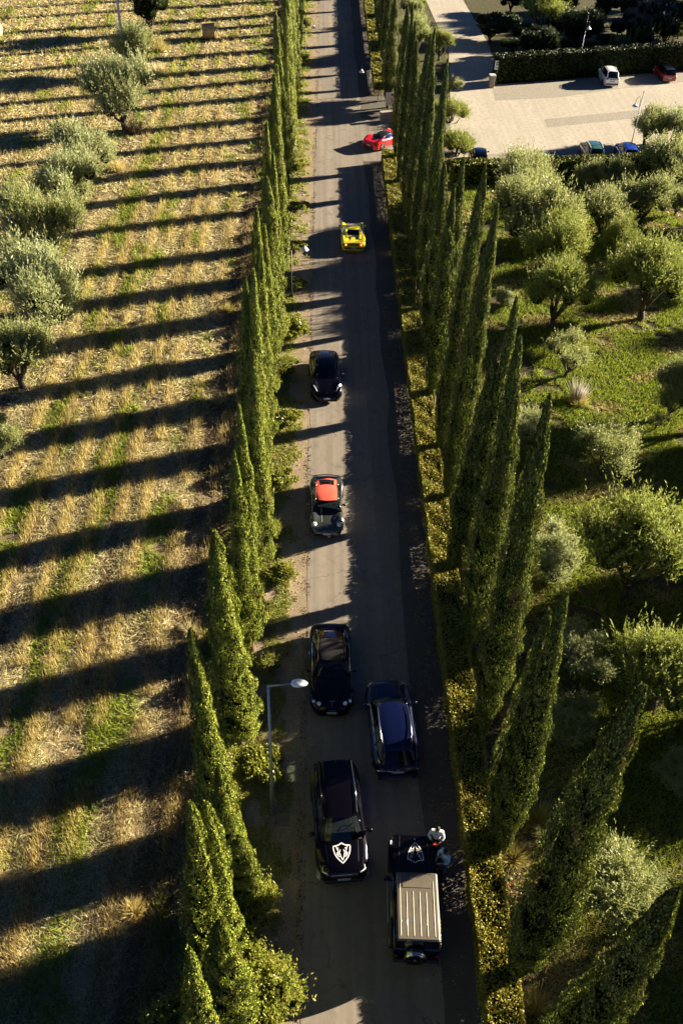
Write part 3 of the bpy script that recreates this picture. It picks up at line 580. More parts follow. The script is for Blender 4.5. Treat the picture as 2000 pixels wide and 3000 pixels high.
def undergrowth():                 # tangled low growth between the trunks of the left row
    r = np.random.RandomState(91); Ps = []
    for (y0, y1, dn) in [(2, 30, 900), (30, 60, 480), (60, 155, 170)]:
        n = int((y1-y0)*2.2*dn); P = np.stack([-3.75+r.normal(0, .45, n), r.uniform(y0, y1, n), np.zeros(n)], 1); P = P[in_view(P, 300, 400)]
        hh = .95*(.35+.75*np.clip(.5+.5*np.sin(P[:, 1]*1.3)+.4*np.sin(P[:, 1]*3.1+1), 0, 1.2))*np.exp(-((P[:, 0]+3.75)/.8)**2); P[:, 2] = .04+hh*r.uniform(0, 1, len(P))**.5; Ps.append((P, 1+.9*(y0 >= 30)+1.2*(y0 >= 60)))
    V = []; F = []; off = 0
    for P, k in Ps:
        n = len(P); D = nrm(r.normal(size=(n, 3))+np.array([0, 0, .4])); v, f = leaves(P, D, nrm(r.normal(size=(n, 3))+np.array([.3, 0, .6])), r.uniform(.06, .13, n)*k**.6, r.uniform(.03, .06, n)*k**.6); V.append(v); F.append(f+off); off += len(v)
    o = link(bpy.data.objects.new('undergrowth', np_mesh('undergrowth', np.concatenate(V), np.concatenate(F), M['laurel']))); o['kind'] = 'stuff'; o['label'] = 'tangled low growth between the trunks of the left cypress row'
undergrowth()
# ------------------------------------------------------------------ ground cover
def scatter(r, x0, x1, y0, y1, dens):
    n = int((x1-x0)*(y1-y0)*dens); P = np.stack([r.uniform(x0, x1, n), r.uniform(y0, y1, n), np.zeros(n)], 1); return P[in_view(P, 220, 260)]
def vnoise(P, sc, seed):           # cheap smooth noise 0..1
    x, y = P[:, 0]*sc, P[:, 1]*sc; v = 0
    for k in range(5):
        a = seed*1.7+k*2.1; f = 1.0+.55*k; v = v+np.sin(x*f*math.cos(a)+y*f*math.sin(a)+a*3)*np.cos(-x*f*math.sin(a*1.3)+y*f*math.cos(a*1.3)+a)
    return .5+v/5
ROWS = [-5.4, -7.2, -9.1, -10.3, -11.7, -13.15, -14.9, -16.6, -20.4, -22.1, -24, -25.6, -27.5, -29.4, -31.2, -33.1, -35, -37, -39, -41, -43, -45.5, -48]
def field_cover():
    r = np.random.RandomState(77); Vs = []; Fs = []; Ms = []; off = 0
    def push(V, F, m):
        nonlocal off
        Vs.append(V); Fs.append(F+off); Ms.append(m if not np.isscalar(m) else np.full(len(F), m)); off += len(V)
    bands = [(5, 26, 420, .28, .020), (26, 45, 250, .32, .027), (45, 75, 110, .38, .038), (75, 110, 42, .45, .058), (110, 160, 22, .55, .085)]
    for (y0, y1, dn, L, W) in bands:
        P = scatter(r, -60, -3.3, y0, y1, dn); P = P[(vnoise(P, 1.1, 3) > .3) & ((vnoise(P, .33, 8) > .3) | (r.rand(len(P)) < .45))]
        n = len(P); g = vnoise(P*np.array([1, .22, 1]), .8, 9)+np.exp(-((P[:, 0]+15.3)/1.0)**2)*.26-np.exp(-((P[:, 0]+10)/3)**2)*.04+.1*np.cos(2*math.pi*(P[:, 0]+.25*np.sin(P[:, 1]*.15))/3.9)+r.normal(0, .1, n)
        green = g > .6; thin = (P[:, 0] > -6.5) & (r.rand(n) < .6) & ~green; wheel = (np.abs(np.mod(P[:, 0]+8.0+.2*np.sin(P[:, 1]*.2), 4.3)-2.1) < .28) & (r.rand(n) < .7)
        a = r.normal(.3, 1.0, n)+vnoise(P, .9, 5)*5; tilt = np.where(green, r.uniform(.5, 1.6, n), np.abs(r.normal(.12, .22, n)))
        D = nrm(np.stack([np.cos(a), np.sin(a), tilt], 1)); Lr = L*r.uniform(.5, 1.5, n)*(.7+.6*vnoise(P, .5, 21))*np.where(green, .7, 1); Wr = W*r.uniform(.7, 1.4, n)*np.where(green, 1.4, 1)
        P[:, 2] = r.uniform(0, .05, n)
        mi = np.where(green & ~wheel, 2, np.where(thin | wheel, 3, np.where(r.rand(n) < .12, 3, 0)))
        V, F = blades(P, D, Lr, Wr, r); push(V, F, mi)
    for k, X in enumerate(ROWS):                       # standing stubble in drilled rows
        rn = np.random.RandomState(500+k); y = []; 
        for (y0, y1, dn, L, W) in bands:
            n = int((y1-y0)*dn*.6); yy = rn.uniform(y0, y1, n); amp = vnoise(np.stack([np.full(n, X*3.), yy, yy*0], 1), .3, k)
            keep = amp > (.33 if X > -12 else .2); yy = yy[keep]; n = len(yy)
            P = np.stack([X+rn.normal(0, .22 if X > -19 else .42, n)+.08*np.sin(yy*.6), yy, 0*yy], 1); kv = in_view(P, 220, 260); P = P[kv]; n = len(P)
            if n == 0: continue
            D = nrm(np.stack([rn.normal(0, .12, n), rn.normal(0, .12, n), np.ones(n)], 1)); V, F = blades(P, D, rn.uniform(.25, .55, n), W*rn.uniform(.6, 1.1, n), rn)
            push(V, F, np.where(rn.rand(n) < (.5 if X > -8 else .12), 3, 1))
    me = np_mesh('stubble_and_straw', np.concatenate(Vs), np.concatenate(Fs), [M['straw'], M['stub'], M['grass'], M['brown']], np.concatenate(Ms))
    o = link(bpy.data.objects.new('stubble_straw', me)); o['kind'] = 'stuff'; o['label'] = 'straw, stubble and grass covering the cut field'
field_cover()
def grove_cover():
    r = np.random.RandomState(78); Vs = []; Fs = []; Ms = []; off = 0
    for (y0, y1, dn, L, W) in [(4, 26, 420, .2, .022), (26, 45, 300, .22, .028), (45, 70, 170, .26, .036), (70, 86, 90, .3, .05)]:
        for x0 in (8.2,):
            P = scatter(r, x0, 46, y0, y1, dn); n = len(P); v = vnoise(P, .45, 2)+r.normal(0, .06, n); bare = vnoise(P, .8, 6)+(P[:, 0] < 10.5)*-.12
            k = bare > .22; P = P[k]; v = v[k]; n = len(P)
            dry = (v < .42) | ((P[:, 0] < 11.5) & (r.rand(n) < .6))
            a = r.uniform(0, 6.28, n); D = nrm(np.stack([np.cos(a), np.sin(a), np.where(dry, .25, 1.1)+r.rand(n)*.6], 1))
            V, F = blades(P, D, L*r.uniform(.6, 1.4, n), W*r.uniform(.8, 1.5, n), r); Vs.append(V); Fs.append(F+off); Ms.append(np.where(dry, 1, 0)); off += len(V)
    me = np_mesh('grove_grass', np.concatenate(Vs), np.concatenate(Fs), [M['grass'], M['drygrass']], np.concatenate(Ms))
    o = link(bpy.data.objects.new('grass', me)); o['kind'] = 'stuff'; o['label'] = 'green and dry grass under the olive trees of the right grove'
grove_cover()
def verge_cover():
    r = np.random.RandomState(79); Vs = []; Fs = []; Ms = []; off = 0
    for (y0, y1, dn, L, W) in [(4, 30, 800, .12, .022), (30, 60, 420, .16, .032), (60, 150, 120, .22, .055)]:
        P = scatter(r, -3.2, -.7, y0, y1, dn); n = len(P); v = vnoise(P, 1.3, 4)+(P[:, 0] < -1.6)*.28-(P[:, 0] > -1.1)*.2+r.normal(0, .05, n); P = P[v > .53]; n = len(P)
        a = r.uniform(0, 6.28, n); D = nrm(np.stack([np.cos(a), np.sin(a), .5+r.rand(n)], 1)); V, F = blades(P, D, L*r.uniform(.6, 1.5, n), W*r.uniform(.8, 1.6, n), r)
        Vs.append(V); Fs.append(F+off); Ms.append((r.rand(n) < .35).astype(int)); off += len(V)
    me = np_mesh('verge_grass', np.concatenate(Vs), np.concatenate(Fs), [M['grass'], M['drygrass']], np.concatenate(Ms))
    o = link(bpy.data.objects.new('verge_grass', me)); o['kind'] = 'stuff'; o['label'] = 'weeds and grass on the sandy left verge'
verge_cover()
def flat_leaves(name, label, areas, m, seed, z=.012, lw=.6):
    r = np.random.RandomState(seed); Vs = []; Fs = []; off = 0
    for (x0, x1, y0, y1, dn, sz, thr) in areas:
        P = scatter(r, x0, x1, y0, y1, dn); P = P[vnoise(P, 1.6, seed) > thr]; n = len(P); P[:, 2] = z+r.uniform(0, .03, n)
        a = r.uniform(0, 6.28, n); D = nrm(np.stack([np.cos(a), np.sin(a), r.normal(0, .25, n)], 1)); N = nrm(np.stack([r.normal(0, .35, n), r.normal(0, .35, n), np.ones(n)], 1))
        L = sz*r.uniform(.6, 1.5, n); V, F = leaves(P, D, N, L, L*lw); Vs.append(V); Fs.append(F+off); off += len(V)
    o = link(bpy.data.objects.new(name, np_mesh(name, np.concatenate(Vs), np.concatenate(Fs), m))); o['kind'] = 'stuff'; o['label'] = label
flat_leaves('fallen_leaves', 'brown leaves lying between the hedge and the right cypress row', [(6.9, 9.3, 3, 60, 110, .1, .3), (6.9, 9, 60, 86, 40, .14, .3), (4.8, 5.9, 3, 60, 26, .08, .5), (-2.6, -.4, 5, 60, 26, .07, .45)], M['litter'], 5)
flat_leaves('leaf_sun_flecks', 'small pale leaves and painted sun flecks on the right half of the road', [(2.6, 4.4, 5, 70, 9, .05, .6), (3.9, 5.8, 5, 70, 8, .05, .55), (-2.4, -.4, 8, 60, 7, .05, .4)], M['pale_flecks'], 6, lw=.45)  # pale leaves double as painted sun flecks leaking through the hedge
flat_leaves('crumbled_edge', 'crumbled dark crack running along the left edge of the asphalt', [(4.3, 4.8, 5, 84, 30, .08, .45), (-.47, -.12, 5, 40, 130, .07, .36), (-.52, -.18, 40, 92, 60, .1, .38), (-.42, -.15, 92, 150, 24, .14, .4), (-1.2, .3, 8, 90, 3, .06, .4)], M['dust'], 7, z=.006, lw=.7)
# tufts
def tuft(name, label, cat, px, py, n, L, spread, m, seed, W=.03, up=1.0, z=0.0):
    p = at(px, py); r = np.random.RandomState(seed); a = r.uniform(0, 6.28, n); q = spread*r.rand(n)**.7
    P = np.stack([q*np.cos(a)*.5, q*np.sin(a)*.5, 0*a], 1); D = nrm(np.stack([np.cos(a)*q/spread*.8, np.sin(a)*q/spread*.8, up*r.uniform(.5, 1.3, n)], 1)+r.normal(0, .12, (n, 3))); V, F = blades(P, D, L*r.uniform(.5, 1.2, n), W*r.uniform(.6, 1.4, n), r)
    o = link(bpy.data.objects.new(name, np_mesh(name, V, F, m))); o.location = p; return tag(o, label, cat)
tuft('dry_grass_tuft', 'glowing golden dry grass tuft in the dark field near the lowest cypresses', 'grass tuft', 395, 2670, 700, .5, .5, M['stub'], 1, W=.016, up=.8)
tuft('weed_clump', 'small green weed clump between the golden tuft and the cypresses', 'weed', 478, 2645, 160, .35, .3, M['grass'], 2)
tuft('dry_grass_tuft', 'tall pale grass tuft at the field edge left of the cypress tips', 'grass tuft', 555, 1850, 300, .6, .4, M['straw'], 3, W=.02, up=.9)
tuft('dry_grass_tuft', 'reddish dry grass at the field edge just above a cypress tip', 'grass tuft', 560, 1920, 220, .6, .4, M['brown'], 4)
tuft('dry_grass_tuft', 'orange weeds at the dark right edge of the field, middle height', 'grass tuft', 640, 1180, 260, .7, .5, M['stub'], 5)
tuft('dry_grass_tuft', 'sunlit pale weeds at the right edge of the field beside the middle cypress tips', 'grass tuft', 665, 910, 260, .7, .5, M['drygrass'], 6)
tuft('plume_grass', 'white plume grass clump in the bright green clearing', 'plume grass', 1690, 1172, 150, 1.5, .5, M['pale_flecks'], 7, W=.07, up=2.2)
tuft('plume_grass_base', 'yellow leaf base of the white plume grass', 'grass tuft', 1690, 1180, 380, .8, 1.0, M['drygrass'], 17)
tuft('fountain_grass', 'bushy pale grass mound between the fourth and fifth cypress of the right row', 'grass tuft', 1585, 2400, 900, .75, .9, M['drygrass'], 8, W=.02, up=.6)
tuft('fountain_grass', 'yellow-green grass mound at the foot of the fourth right cypress', 'grass tuft', 1500, 2510, 700, .6, .7, M['drygrass'], 9, W=.02, up=.6)
tuft('fountain_grass', 'green grass mound at the foot of a mid-row right cypress', 'grass tuft', 1395, 1940, 320, .7, .6, M['grass'], 10, up=.5)
tuft('fountain_grass', 'golden grass mound at the bottom edge right of the hedge', 'grass tuft', 1565, 2965, 1100, .7, 1.1, M['drygrass'], 11, W=.02, up=.6)
tuft('dry_grass_tuft', 'tall reddish weeds beside the dense olive tree in the field', 'grass tuft', 395, 390, 260, 1.6, .9, M['brown'], 12, W=.05)
tuft('dry_grass_tuft', 'tall straw-coloured weeds right of the silvery olive tree', 'grass tuft', 465, 150, 320, 1.5, 1.3, M['drygrass'], 13, W=.07)
tuft('dry_grass_tuft', 'tan weeds below the silvery olive tree, right side', 'grass tuft', 470, 215, 260, 1.3, 1.1, M['straw'], 14, W=.06)
tuft('dry_grass_tuft', 'orange weeds right of the pale olive tree with two stems', 'grass tuft', 345, 500, 240, 1.2, .8, M['stub'], 15, W=.05)
# ------------------------------------------------------------------ straw bales
def bale(px, py, label, rz):
    p = at(px, py); mb = MB(); n = 40; k = 8; r = .9; Wd = 1.5; rn = random.Random(px)
    G = []
    for i in range(k+1):
        x = -Wd/2+Wd*i/k; G.append([(x, (r+rn.uniform(-.015, .015))*math.cos(2*math.pi*j/n), r+(r+rn.uniform(-.02, .02))*math.sin(2*math.pi*j/n)) for j in range(n)]); G[-1].append(G[-1][0])
    t = thing('straw_bale', label, 'straw bale', (p.x, p.y, 0), rz, 'round straw bales')
    mb.grid(G); mb.build('side', M['bale'], t, True)
    for sx in (-1, 1):
        e = MB(); rings = []
        for q in range(7): rings.append([(sx*(Wd/2+.01*(q % 2)), r*(.03+.97*q/6)*math.cos(2*math.pi*j/n), r+r*(.03+.97*q/6)*math.sin(2*math.pi*j/n)) for j in range(n)]); rings[-1].append(rings[-1][0])
        e.grid(rings); e.build('end_face', M['bale_end'], t)
M['bale'] = ground_mat('bale_side', [(40, (.1, 1, 1), .42, .6, (.5, .38, .2)), (12, (.2, 1, 1), .5, .6, (.3, .21, .1))], (.42, .31, .16), bump=1, bscale=60)
M['bale_end'] = ground_mat('bale_end', [(30, (1, 1, 1), .45, .6, (.6, .5, .3))], (.42, .33, .19), bump=1, bscale=40)
bale(612, 113, 'round straw bale standing on its side at the top middle of the field', .12)
bale(-16, 108, 'round straw bale cut off by the left edge near the top', -.5)
# ------------------------------------------------------------------ lamps
M['galv'] = mat('galvanised_steel', (.3, .34, .35), .45, .7, var=.2, vscale=20)
M['lampwhite'] = mat('lamp_white', (.86, .87, .84), .35)
M['iron'] = mat('dark_iron', (.03, .032, .035), .4, .4)
M['glassw'] = mat('lamp_glass', (.6, .62, .6), .15, coat=.5)
def street_lamp():
    p = at(800, 2385); t = thing('street_lamp', 'tall grey street lamp with straight arm and oval white head over the road', 'street lamp', p, .03)
    H = 8.3; mb = MB(); mb.tube([(0, 0, 0), (0, 0, 2.2), (0, 0, 2.25), (0, 0, H)], [.085, .085, .065, .042], 12); mb.build('pole', M['galv'], t, True)
    c = MB(); c.tube([(0, 0, 2.1), (0, 0, 2.3)], .1, 12); c.tube([(0, 0, 2.9), (0, 0, 2.96)], .08, 12); c.build('collar', M['galv'], t)
    a = MB(); a.tube([(-.05, 0, H), (.82, .02, H+.1)], [.04, .03], 10); a.build('arm', M['galv'], t, True)
    h = MB(); G = []
    for i in range(15):
        s = i/14; x = .76+.56*s; q = max(0.02, math.sin(math.pi*min(1, max(0, s))**.8))**.42
        G.append([(x, .165*q*math.cos(2*math.pi*j/16), H+.13+(.13*q*math.sin(2*math.pi*j/16) if math.sin(2*math.pi*j/16) > 0 else .05*q*math.sin(2*math.pi*j/16))) for j in range(17)])
    h.grid(G); h.build('lamp_head', M['lampwhite'], t, True)
    g = MB(); g.ell((1.04, 0, H+.09), (.2, .11, .05), 14, 8); g.build('lens', M['glassw'], t, True)
street_lamp()
def hook_lamp(p, H, label, rz, group='hook-armed lamps', hr=.42):
    hx = .1+2*hr; kk = (hr/.42)**.5
    t = thing('hook_lamp', label, 'lamp post', p, rz, group)
    mb = MB(); mb.tube([(0, 0, 0), (0, 0, .9), (0, 0, .95), (0, 0, H)], [.07, .07, .045, .035], 10); mb.ell((0, 0, H+.06), (.05, .05, .09)); mb.build('pole', M['iron'], t, True)
    b = MB(); b.box((0, 0, .12), (.26, .26, .24), bev=.02); b.build('base', M['iron'], t)
    a = MB(); pts = [(.0, 0, H-1.35), (.1, 0, H-1.2), (.1, 0, H-.8)]
    for k in range(13): th = math.pi-math.pi*k/12; pts.append((.1+hr+hr*math.cos(th), 0, H-.75+.5*kk*math.sin(th)))
    pts.append((hx, 0, H-.95)); a.tube(pts, .022, 8)
    for z in (H-1.25, H-.9): a.tube([(0, 0, z), (.1, 0, z)], .018, 6)
    a.build('hook_arm', M['iron'], t, True)
    s = MB(); G = []
    for z, r in ((H-.93, .03), (H-1.0, .06), (H-1.06, .09), (H-1.14, .2), (H-1.24, .27), (H-1.26, .27)): G.append([(hx+r*math.cos(2*math.pi*j/20), r*math.sin(2*math.pi*j/20), z) for j in range(21)])
    s.grid(G); s.build('lamp_shade', M['lampwhite'], t, True)
    g = MB(); g.ell((hx, 0, H-1.26), (.13, .13, .1)); g.build('bulb_glass', M['glassw'], t, True)
hook_lamp(at(854, 870), 4.95, 'black hook-armed lamp with white shade on the left verge beside the yellow car', 0)
hook_lamp((-1.7, 114.5, 0), 4.9, 'hook-armed lamp half hidden by bushes on the left verge near the top edge', 0)
hook_lamp((5.4, 103.5, 0), 3.6, 'shaded hook-armed lamp on the right verge behind the notice board', 3.3)
hook_lamp(at(1688, 221), 6.2, 'thin hook-armed lamp standing against the tall back hedge', .3, hr=.14)
hook_lamp(at(1838, 462), 6.0, 'hook-armed lamp at the near side of the parking ground in front of the blue car', 3.0, hr=.2)
def thin_pole():
    p = at(372, 232); t = thing('utility_pole', 'thin pale grey utility pole rising in front of the field olive trees', 'pole', p, 0)
    mb = MB(); mb.tube([(0, 0, 0), (0, 0, 13)], [.17, .1], 12); mb.build('shaft', M['galv2'], t, True); c = MB(); c.tube([(0, 0, 11.5), (0, 0, 11.6)], .14, 12); c.build('collar', M['galv2'], t)
M['galv2'] = mat('pale_pole', (.5, .5, .48), .6, .1, var=.15)
thin_pole()
# ------------------------------------------------------------------ boards, wall, pillars at the entrance
M['board'] = mat('board_paint', (.62, .5, .38), .6, var=.12, vscale=5); M['boardframe'] = mat('pale_frame', (.7, .66, .6), .6); M['stone'] = mat('wall_stone', (.3, .26, .2), .9, var=.45, vscale=5, bump=.8)
M['brick'] = mat('pillar_brick', (.34, .2, .13), .9, var=.4, vscale=6, bump=.6); M['white'] = mat('white_paint', (.78, .8, .8), .4); M['ink'] = mat('dark_ink', (.02, .03, .06), .5); M['wood'] = mat('weathered_wood', (.2, .16, .12), .85, var=.4, vscale=9)
def noticeboard():
    p = at(1148, 342); t = thing('notice_board', 'pale tan notice board on two legs above the low stone wall', 'notice board', (p.x, p.y, 0), -.05)
    b = MB(); b.box((0, 0, 1.75), (1.45, .06, 1.15), bev=.01); b.build('panel', M['board'], t)
    f = MB()
    for z in (1.16, 2.34): f.box((0, -.02, z), (1.56, .1, .07))
    for x in (-.755, .755): f.box((x, -.02, 1.75), (.07, .095, 1.11))
    f.build('frame', M['boardframe'], t)
    for x in (-.55, .55): l = MB(); l.box((x, .045, .9), (.07, .05, 1.8)); l.build('leg', M['wood'], t)
    a = MB(); a.box((-.13, -.036, 2.17), (.2, .012, .22), 0); a.tube([(.02, -.036, 2.1), (.2, -.036, 2.05), (.45, -.036, 1.98), (.68, -.036, 1.98)], .03, 5); a.build('dark_motif', M['ink'], t)
    for k in range(3): s = MB(); s.box((.12, -.035, 1.82-.14*k), (1.0-.25*k, .01, .03)); s.build('faded_line', M['wood'], t)
noticeboard()
def lowwall():
    a = at(1113, 356); b = at(1174, 349); d = b-a; L = d.length; t = thing('stone_wall', 'low stone block wall beside the entrance, in the shade', 'stone wall', (a+b)/2, math.atan2(d.y, d.x))
    mb = MB(); n = 6
    for k in range(n): mb.box((-L/2+L*(k+.5)/n, 0, .45), (L/n-.02, .45+.02*(k % 2), .9), bev=.03)
    mb.build('blocks', M['stone'], t); c = MB(); c.box((0, 0, .935), (L+.1, .56, .07), bev=.015); c.build('coping', M['boardframe'] if 0 else M['stone'], t)
lowwall()
def pillar(px, py, h, wd, label, m, cap=True):
    p = at(px, py); t = thing('gate_pillar', label, 'pillar', (p.x, p.y, 0), .1); mb = MB(); mb.box((0, 0, h/2), (wd, wd, h), bev=.02); mb.build('shaft', m, t)
    c = MB(); c.box((0, 0, h+.06), (wd+.12, wd+.12, .12), bev=.02); c.build('cap', M['boardframe'], t)
pillar(1182, 318, 2.5, .5, 'reddish brick gate pillar with pale cap left of the cypresses at the entrance', M['brick'])
pillar(1437, 256, 1.25, .55, 'short grey stone pillar at the left end of the tall back hedge', M['stone'])
def parkingsign():
    p = at(1447, 246); t = thing('parking_sign', 'small white sign on a post at the left end of the back hedge', 'sign', (p.x+.1, p.y, 0), -.1)
    l = MB(); l.tube([(0, 0, 0), (0, 0, 2.4)], .035, 8); l.build('post', M['galv'], t)
    b = MB(); b.box((0, -.05, 2.0), (.66, .03, .95), bev=.01); b.build('plate', M['white'], t)
    i = MB(); i.box((-.16, -.068, 2.16), (.1, .01, .4)); i.box((.0, -.068, 2.33), (.22, .01, .07)); i.box((.1, -.0685, 2.22), (.07, .01, .25)); i.box((0, -.069, 2.06), (.22, .01, .09)); i.box((.22, -.068, 2.2), (.06, .01, .3)); i.build('symbol', M['ink'], t)
    g = MB(); g.box((0, -.068, 1.75), (.5, .01, .2)); g.build('green_panel', mat('sign_green', (.35, .5, .42), .5), t)
parkingsign()
def postline():
    for k, (px, py) in enumerate([(1106, 300), (1100, 250)]):
        p = at(px, py); t = thing('verge_post', ['thin grey post in the shade left of the notice board', 'thin grey post in the shade on the right verge above the other one'][k], 'post', (p.x, p.y, 0)); mb = MB(); mb.tube([(0, 0, 0), (0, 0, 1.1)], .035, 8); mb.build('post_shaft', M['galv'], t); c = MB(); c.ell((0, 0, 1.13), (.05, .05, .04)); c.build('cap', M['lampwhite'], t)
postline()
# ------------------------------------------------------------------ cars
M['tyre'] = mat('tyre', (.012, .012, .012), .85); M['rim'] = mat('rim', (.35, .35, .36), .25, .9); M['darkrim'] = mat('dark_rim', (.05, .05, .055), .3, .8)
M['chrome'] = mat('chrome', (.75, .76, .78), .12, 1.0); M['trim'] = mat('black_trim', (.012, .012, .013), .5); M['interior'] = mat('dark_interior', (.02, .02, .022), .8)
M['darktail'] = mat('smoked_taillight', (.07, .004, .004), .2, coat=.5); M['lamp'] = mat('headlight', (.75, .78, .8), .1, .3, coat=1); M['taillamp'] = mat('taillight', (.45, .01, .01), .15, coat=1); M['plate'] = mat('number_plate', (.72, .74, .74), .4); M['plateblue'] = mat('plate_blue', (.02, .07, .4), .4)
M['seatred'] = mat('red_leather', (.62, .09, .04), .5); M['seatgrey'] = mat('grey_leather', (.12, .12, .13), .6); M['seattan'] = mat('pale_leather', (.5, .5, .36), .5); M['emblem'] = mat('emblem_white', (.85, .85, .85), .5)
M['lampglint'] = mat('headlight_glint', (.9, .9, .9), .2, emit=((1, .93, .85), 6.0)); M['litred'] = mat('lit_taillight', (.7, .05, .01), .2, emit=((1, .12, .02), 1.6))
def glass_mat(name, tint, k=.55):
    m, nt, b, out = new_mat(name); nt.nodes.remove(b)
    t = nt.nodes.new('ShaderNodeBsdfTransparent'); t.inputs[0].default_value = (*tint, 1); g = nt.nodes.new('ShaderNodeBsdfGlossy'); g.inputs['Roughness'].default_value = .03; g.inputs[0].default_value = (.9, .95, 1, 1)
    f = nt.nodes.new('ShaderNodeFresnel'); f.inputs[0].default_value = 1.5; mx = nt.nodes.new('ShaderNodeMixShader'); nt.links.new(f.outputs[0], mx.inputs[0]); nt.links.new(t.outputs[0], mx.inputs[1]); nt.links.new(g.outputs[0], mx.inputs[2]); nt.links.new(mx.outputs[0], out.inputs[0]); return m
M['glassclear'] = glass_mat('clear_car_glass', (.85, .85, .85)); M['glass'] = glass_mat('car_glass', (.42, .5, .52)); M['glassdark'] = glass_mat('dark_car_glass', (.1, .12, .14)); M['glassopq'] = mat('black_glass', (.004, .005, .008), .06, coat=.2, spec=.4)
def paint(name, c, metal=0.0, rough=.22, coat=1.0): return mat(name, c, rough, metal, coat)
def smooth_interp(x, xs, ys, k=7):
    v = np.interp(x, xs, ys)
    p = np.concatenate([np.full(k, v[0]), v, np.full(k, v[-1])]); ker = np.hanning(2*k+1); ker /= ker.sum(); q = np.convolve(p, ker, 'same')[k:-k]; q[0] = v[0]; q[-1] = v[-1]; return q
def text_mesh(name, txt, size, m, parent, loc, rot):
    cu = bpy.data.curves.new(name, 'FONT'); cu.body = txt; cu.size = size; cu.align_x = 'CENTER'; cu.align_y = 'CENTER'; cu.extrude = .001
    o = bpy.data.objects.new(name, cu); COL.objects.link(o); dg = bpy.context.evaluated_depsgraph_get(); me = bpy.data.meshes.new_from_object(o.evaluated_get(dg)); bpy.data.objects.remove(o)
    me.materials.clear(); me.materials.append(m); q = link(bpy.data.objects.new(name, me), parent); q.location = loc; q.rotation_euler = rot; return q
class Car:
    def __init__(s, name, label, loc, fwd, L, W, prof, gh, pm, wheel_r=.34, wheel_y=None, roof_m=None, arch=.05, belt=.93, glass=None, seats='seatgrey', rim='rim', endw=(.66, .7), fend=0.0, sill=.2, group=None, rearglass=None, width_k=None, cat='car'):
        rz = math.atan2(-fwd[0], fwd[1]); s.t = thing(name, label, cat, loc, rz, group); s.L, s.W = L, W; s.pm = pm; s.hw = W/2
        h = L/2; s.wy = wheel_y or (L*.31, -L*.29)
        ys = np.concatenate([[-h, -h+.02, -h+.05], np.linspace(-h+.1, h-.1, 84), [h-.05, h-.02, h]])
        px, pz, ps = [np.array(a) for a in zip(*prof)]; px = px*L      # (y/L, centre z, shoulder z)
        zc = smooth_interp(ys, px, pz, 4); zs = smooth_interp(ys, px, ps, 4)
        wk = width_k or [(-.5, endw[0]), (-.47, .84), (-.42, .95), (-.3, 1), (0, .965), (.28, 1), (.4, .96), (.46, .86), (.5, endw[1])]
        wx = np.array([a for a, b in wk])*L; wv = np.array([b for a, b in wk])*s.hw; wd = smooth_interp(ys, wx, wv, 3)
        s.ys, s.zc, s.zs, s.wd = ys, zc, zs, wd
        G = []; R = wheel_r+arch
        for i, y in enumerate(ys):
            w_ = wd[i]; zb = sill
            fb = 0
            for wy in s.wy:
                d = abs(y-wy); fb += fend*math.exp(-(d/.42)**2)
                if d < R: zb = max(zb, wheel_r+math.sqrt(R*R-d*d)-.02)
            e = min(1, (h-abs(y))/.12); drop = .07*(1-e)**2
            z0, z1 = zc[i]-drop, zs[i]-drop*1.2; z1f = z1+fb
            half = [(0, z0), (.28*w_, z0-.004), (.52*w_, z0-.02), (.7*w_, z1f+(z0-z1)*.42+fb*.1), (.84*w_, z1f+.012), (.935*w_, z1f-.02), (.985*w_, z1f-.1), (w_, max(z1-.24, zb+.04)), (.985*w_, max(.36, zb+.02)), (.95*w_, zb)]
            G.append([(-x, y, z) for x, z in half[::-1]]+[(x, y, z) for x, z in half[1:]])
        mb = MB(); mb.grid(G); n = len(G[0]); mb.f.append(tuple(range(n))); mb.m.append(0); k = (len(G)-1)*n; mb.f.append(tuple(k+j for j in range(n))[::-1]); mb.m.append(0)
        under = MB(); under.box((0, 0, sill+.06), (W*.8, L*.9, .1)); 
        s.body = mb.build('body', pm, s.t, True); under.build('underbody', M['trim'], s.t)
        for p in s.body.data.polygons:
            if len(p.vertices) > 4: p.use_smooth = False
        s.bvh = BVHTree.FromPolygons(mb.v, [f for f in mb.f])
        s.wheels(wheel_r, rim)
        if gh: s.greenhouse(gh, roof_m or pm, belt, glass or M['glass'], seats, rearglass)
    def z(s, x, y):
        hit = s.bvh.ray_cast(Vector((x, y, 3)), Vector((0, 0, -1)))[0]; return hit.z if hit else .5
    def half(s, y): return float(np.interp(y, s.ys, s.wd))
    def wheels(s, r, rim):
        for wy in s.wy:
            for sx in (-1, 1):
                x = sx*(s.half(wy)-.115)
                t = MB(); G = []
                for q, rr in ((-.115, r*.66), (-.115, r*.93), (-.09, r), (.09, r), (.115, r*.93), (.115, r*.66)):
                    G.append([(x+q, wy+rr*math.cos(2*math.pi*j/28), r+rr*math.sin(2*math.pi*j/28)) for j in range(29)])
                t.grid(G); w_ = t.build('wheel', M['tyre'], s.t, True)
                m = MB(); xo = x+sx*.085
                m.disc((xo-sx*.05, wy, r), 'x', r*.66, 24, .02, 1)
                for k in range(5):
                    a = 2*math.pi*k/5+.3
                    for da in (-.13, .13): m.tube([(xo, wy+.06*math.cos(a), r+.06*math.sin(a)), (xo, wy+r*.65*math.cos(a+da), r+r*.65*math.sin(a+da))], .018, 5)
                m.disc((xo, wy, r), 'x', .07, 12, .04)
                pts = [(xo, wy+r*.66*math.cos(2*math.pi*j/24), r+r*.66*math.sin(2*math.pi*j/24)) for j in range(25)]; m.tube(pts, .018, 6, cap=False)
                m.build('rim', [M[rim], M['trim']], w_)
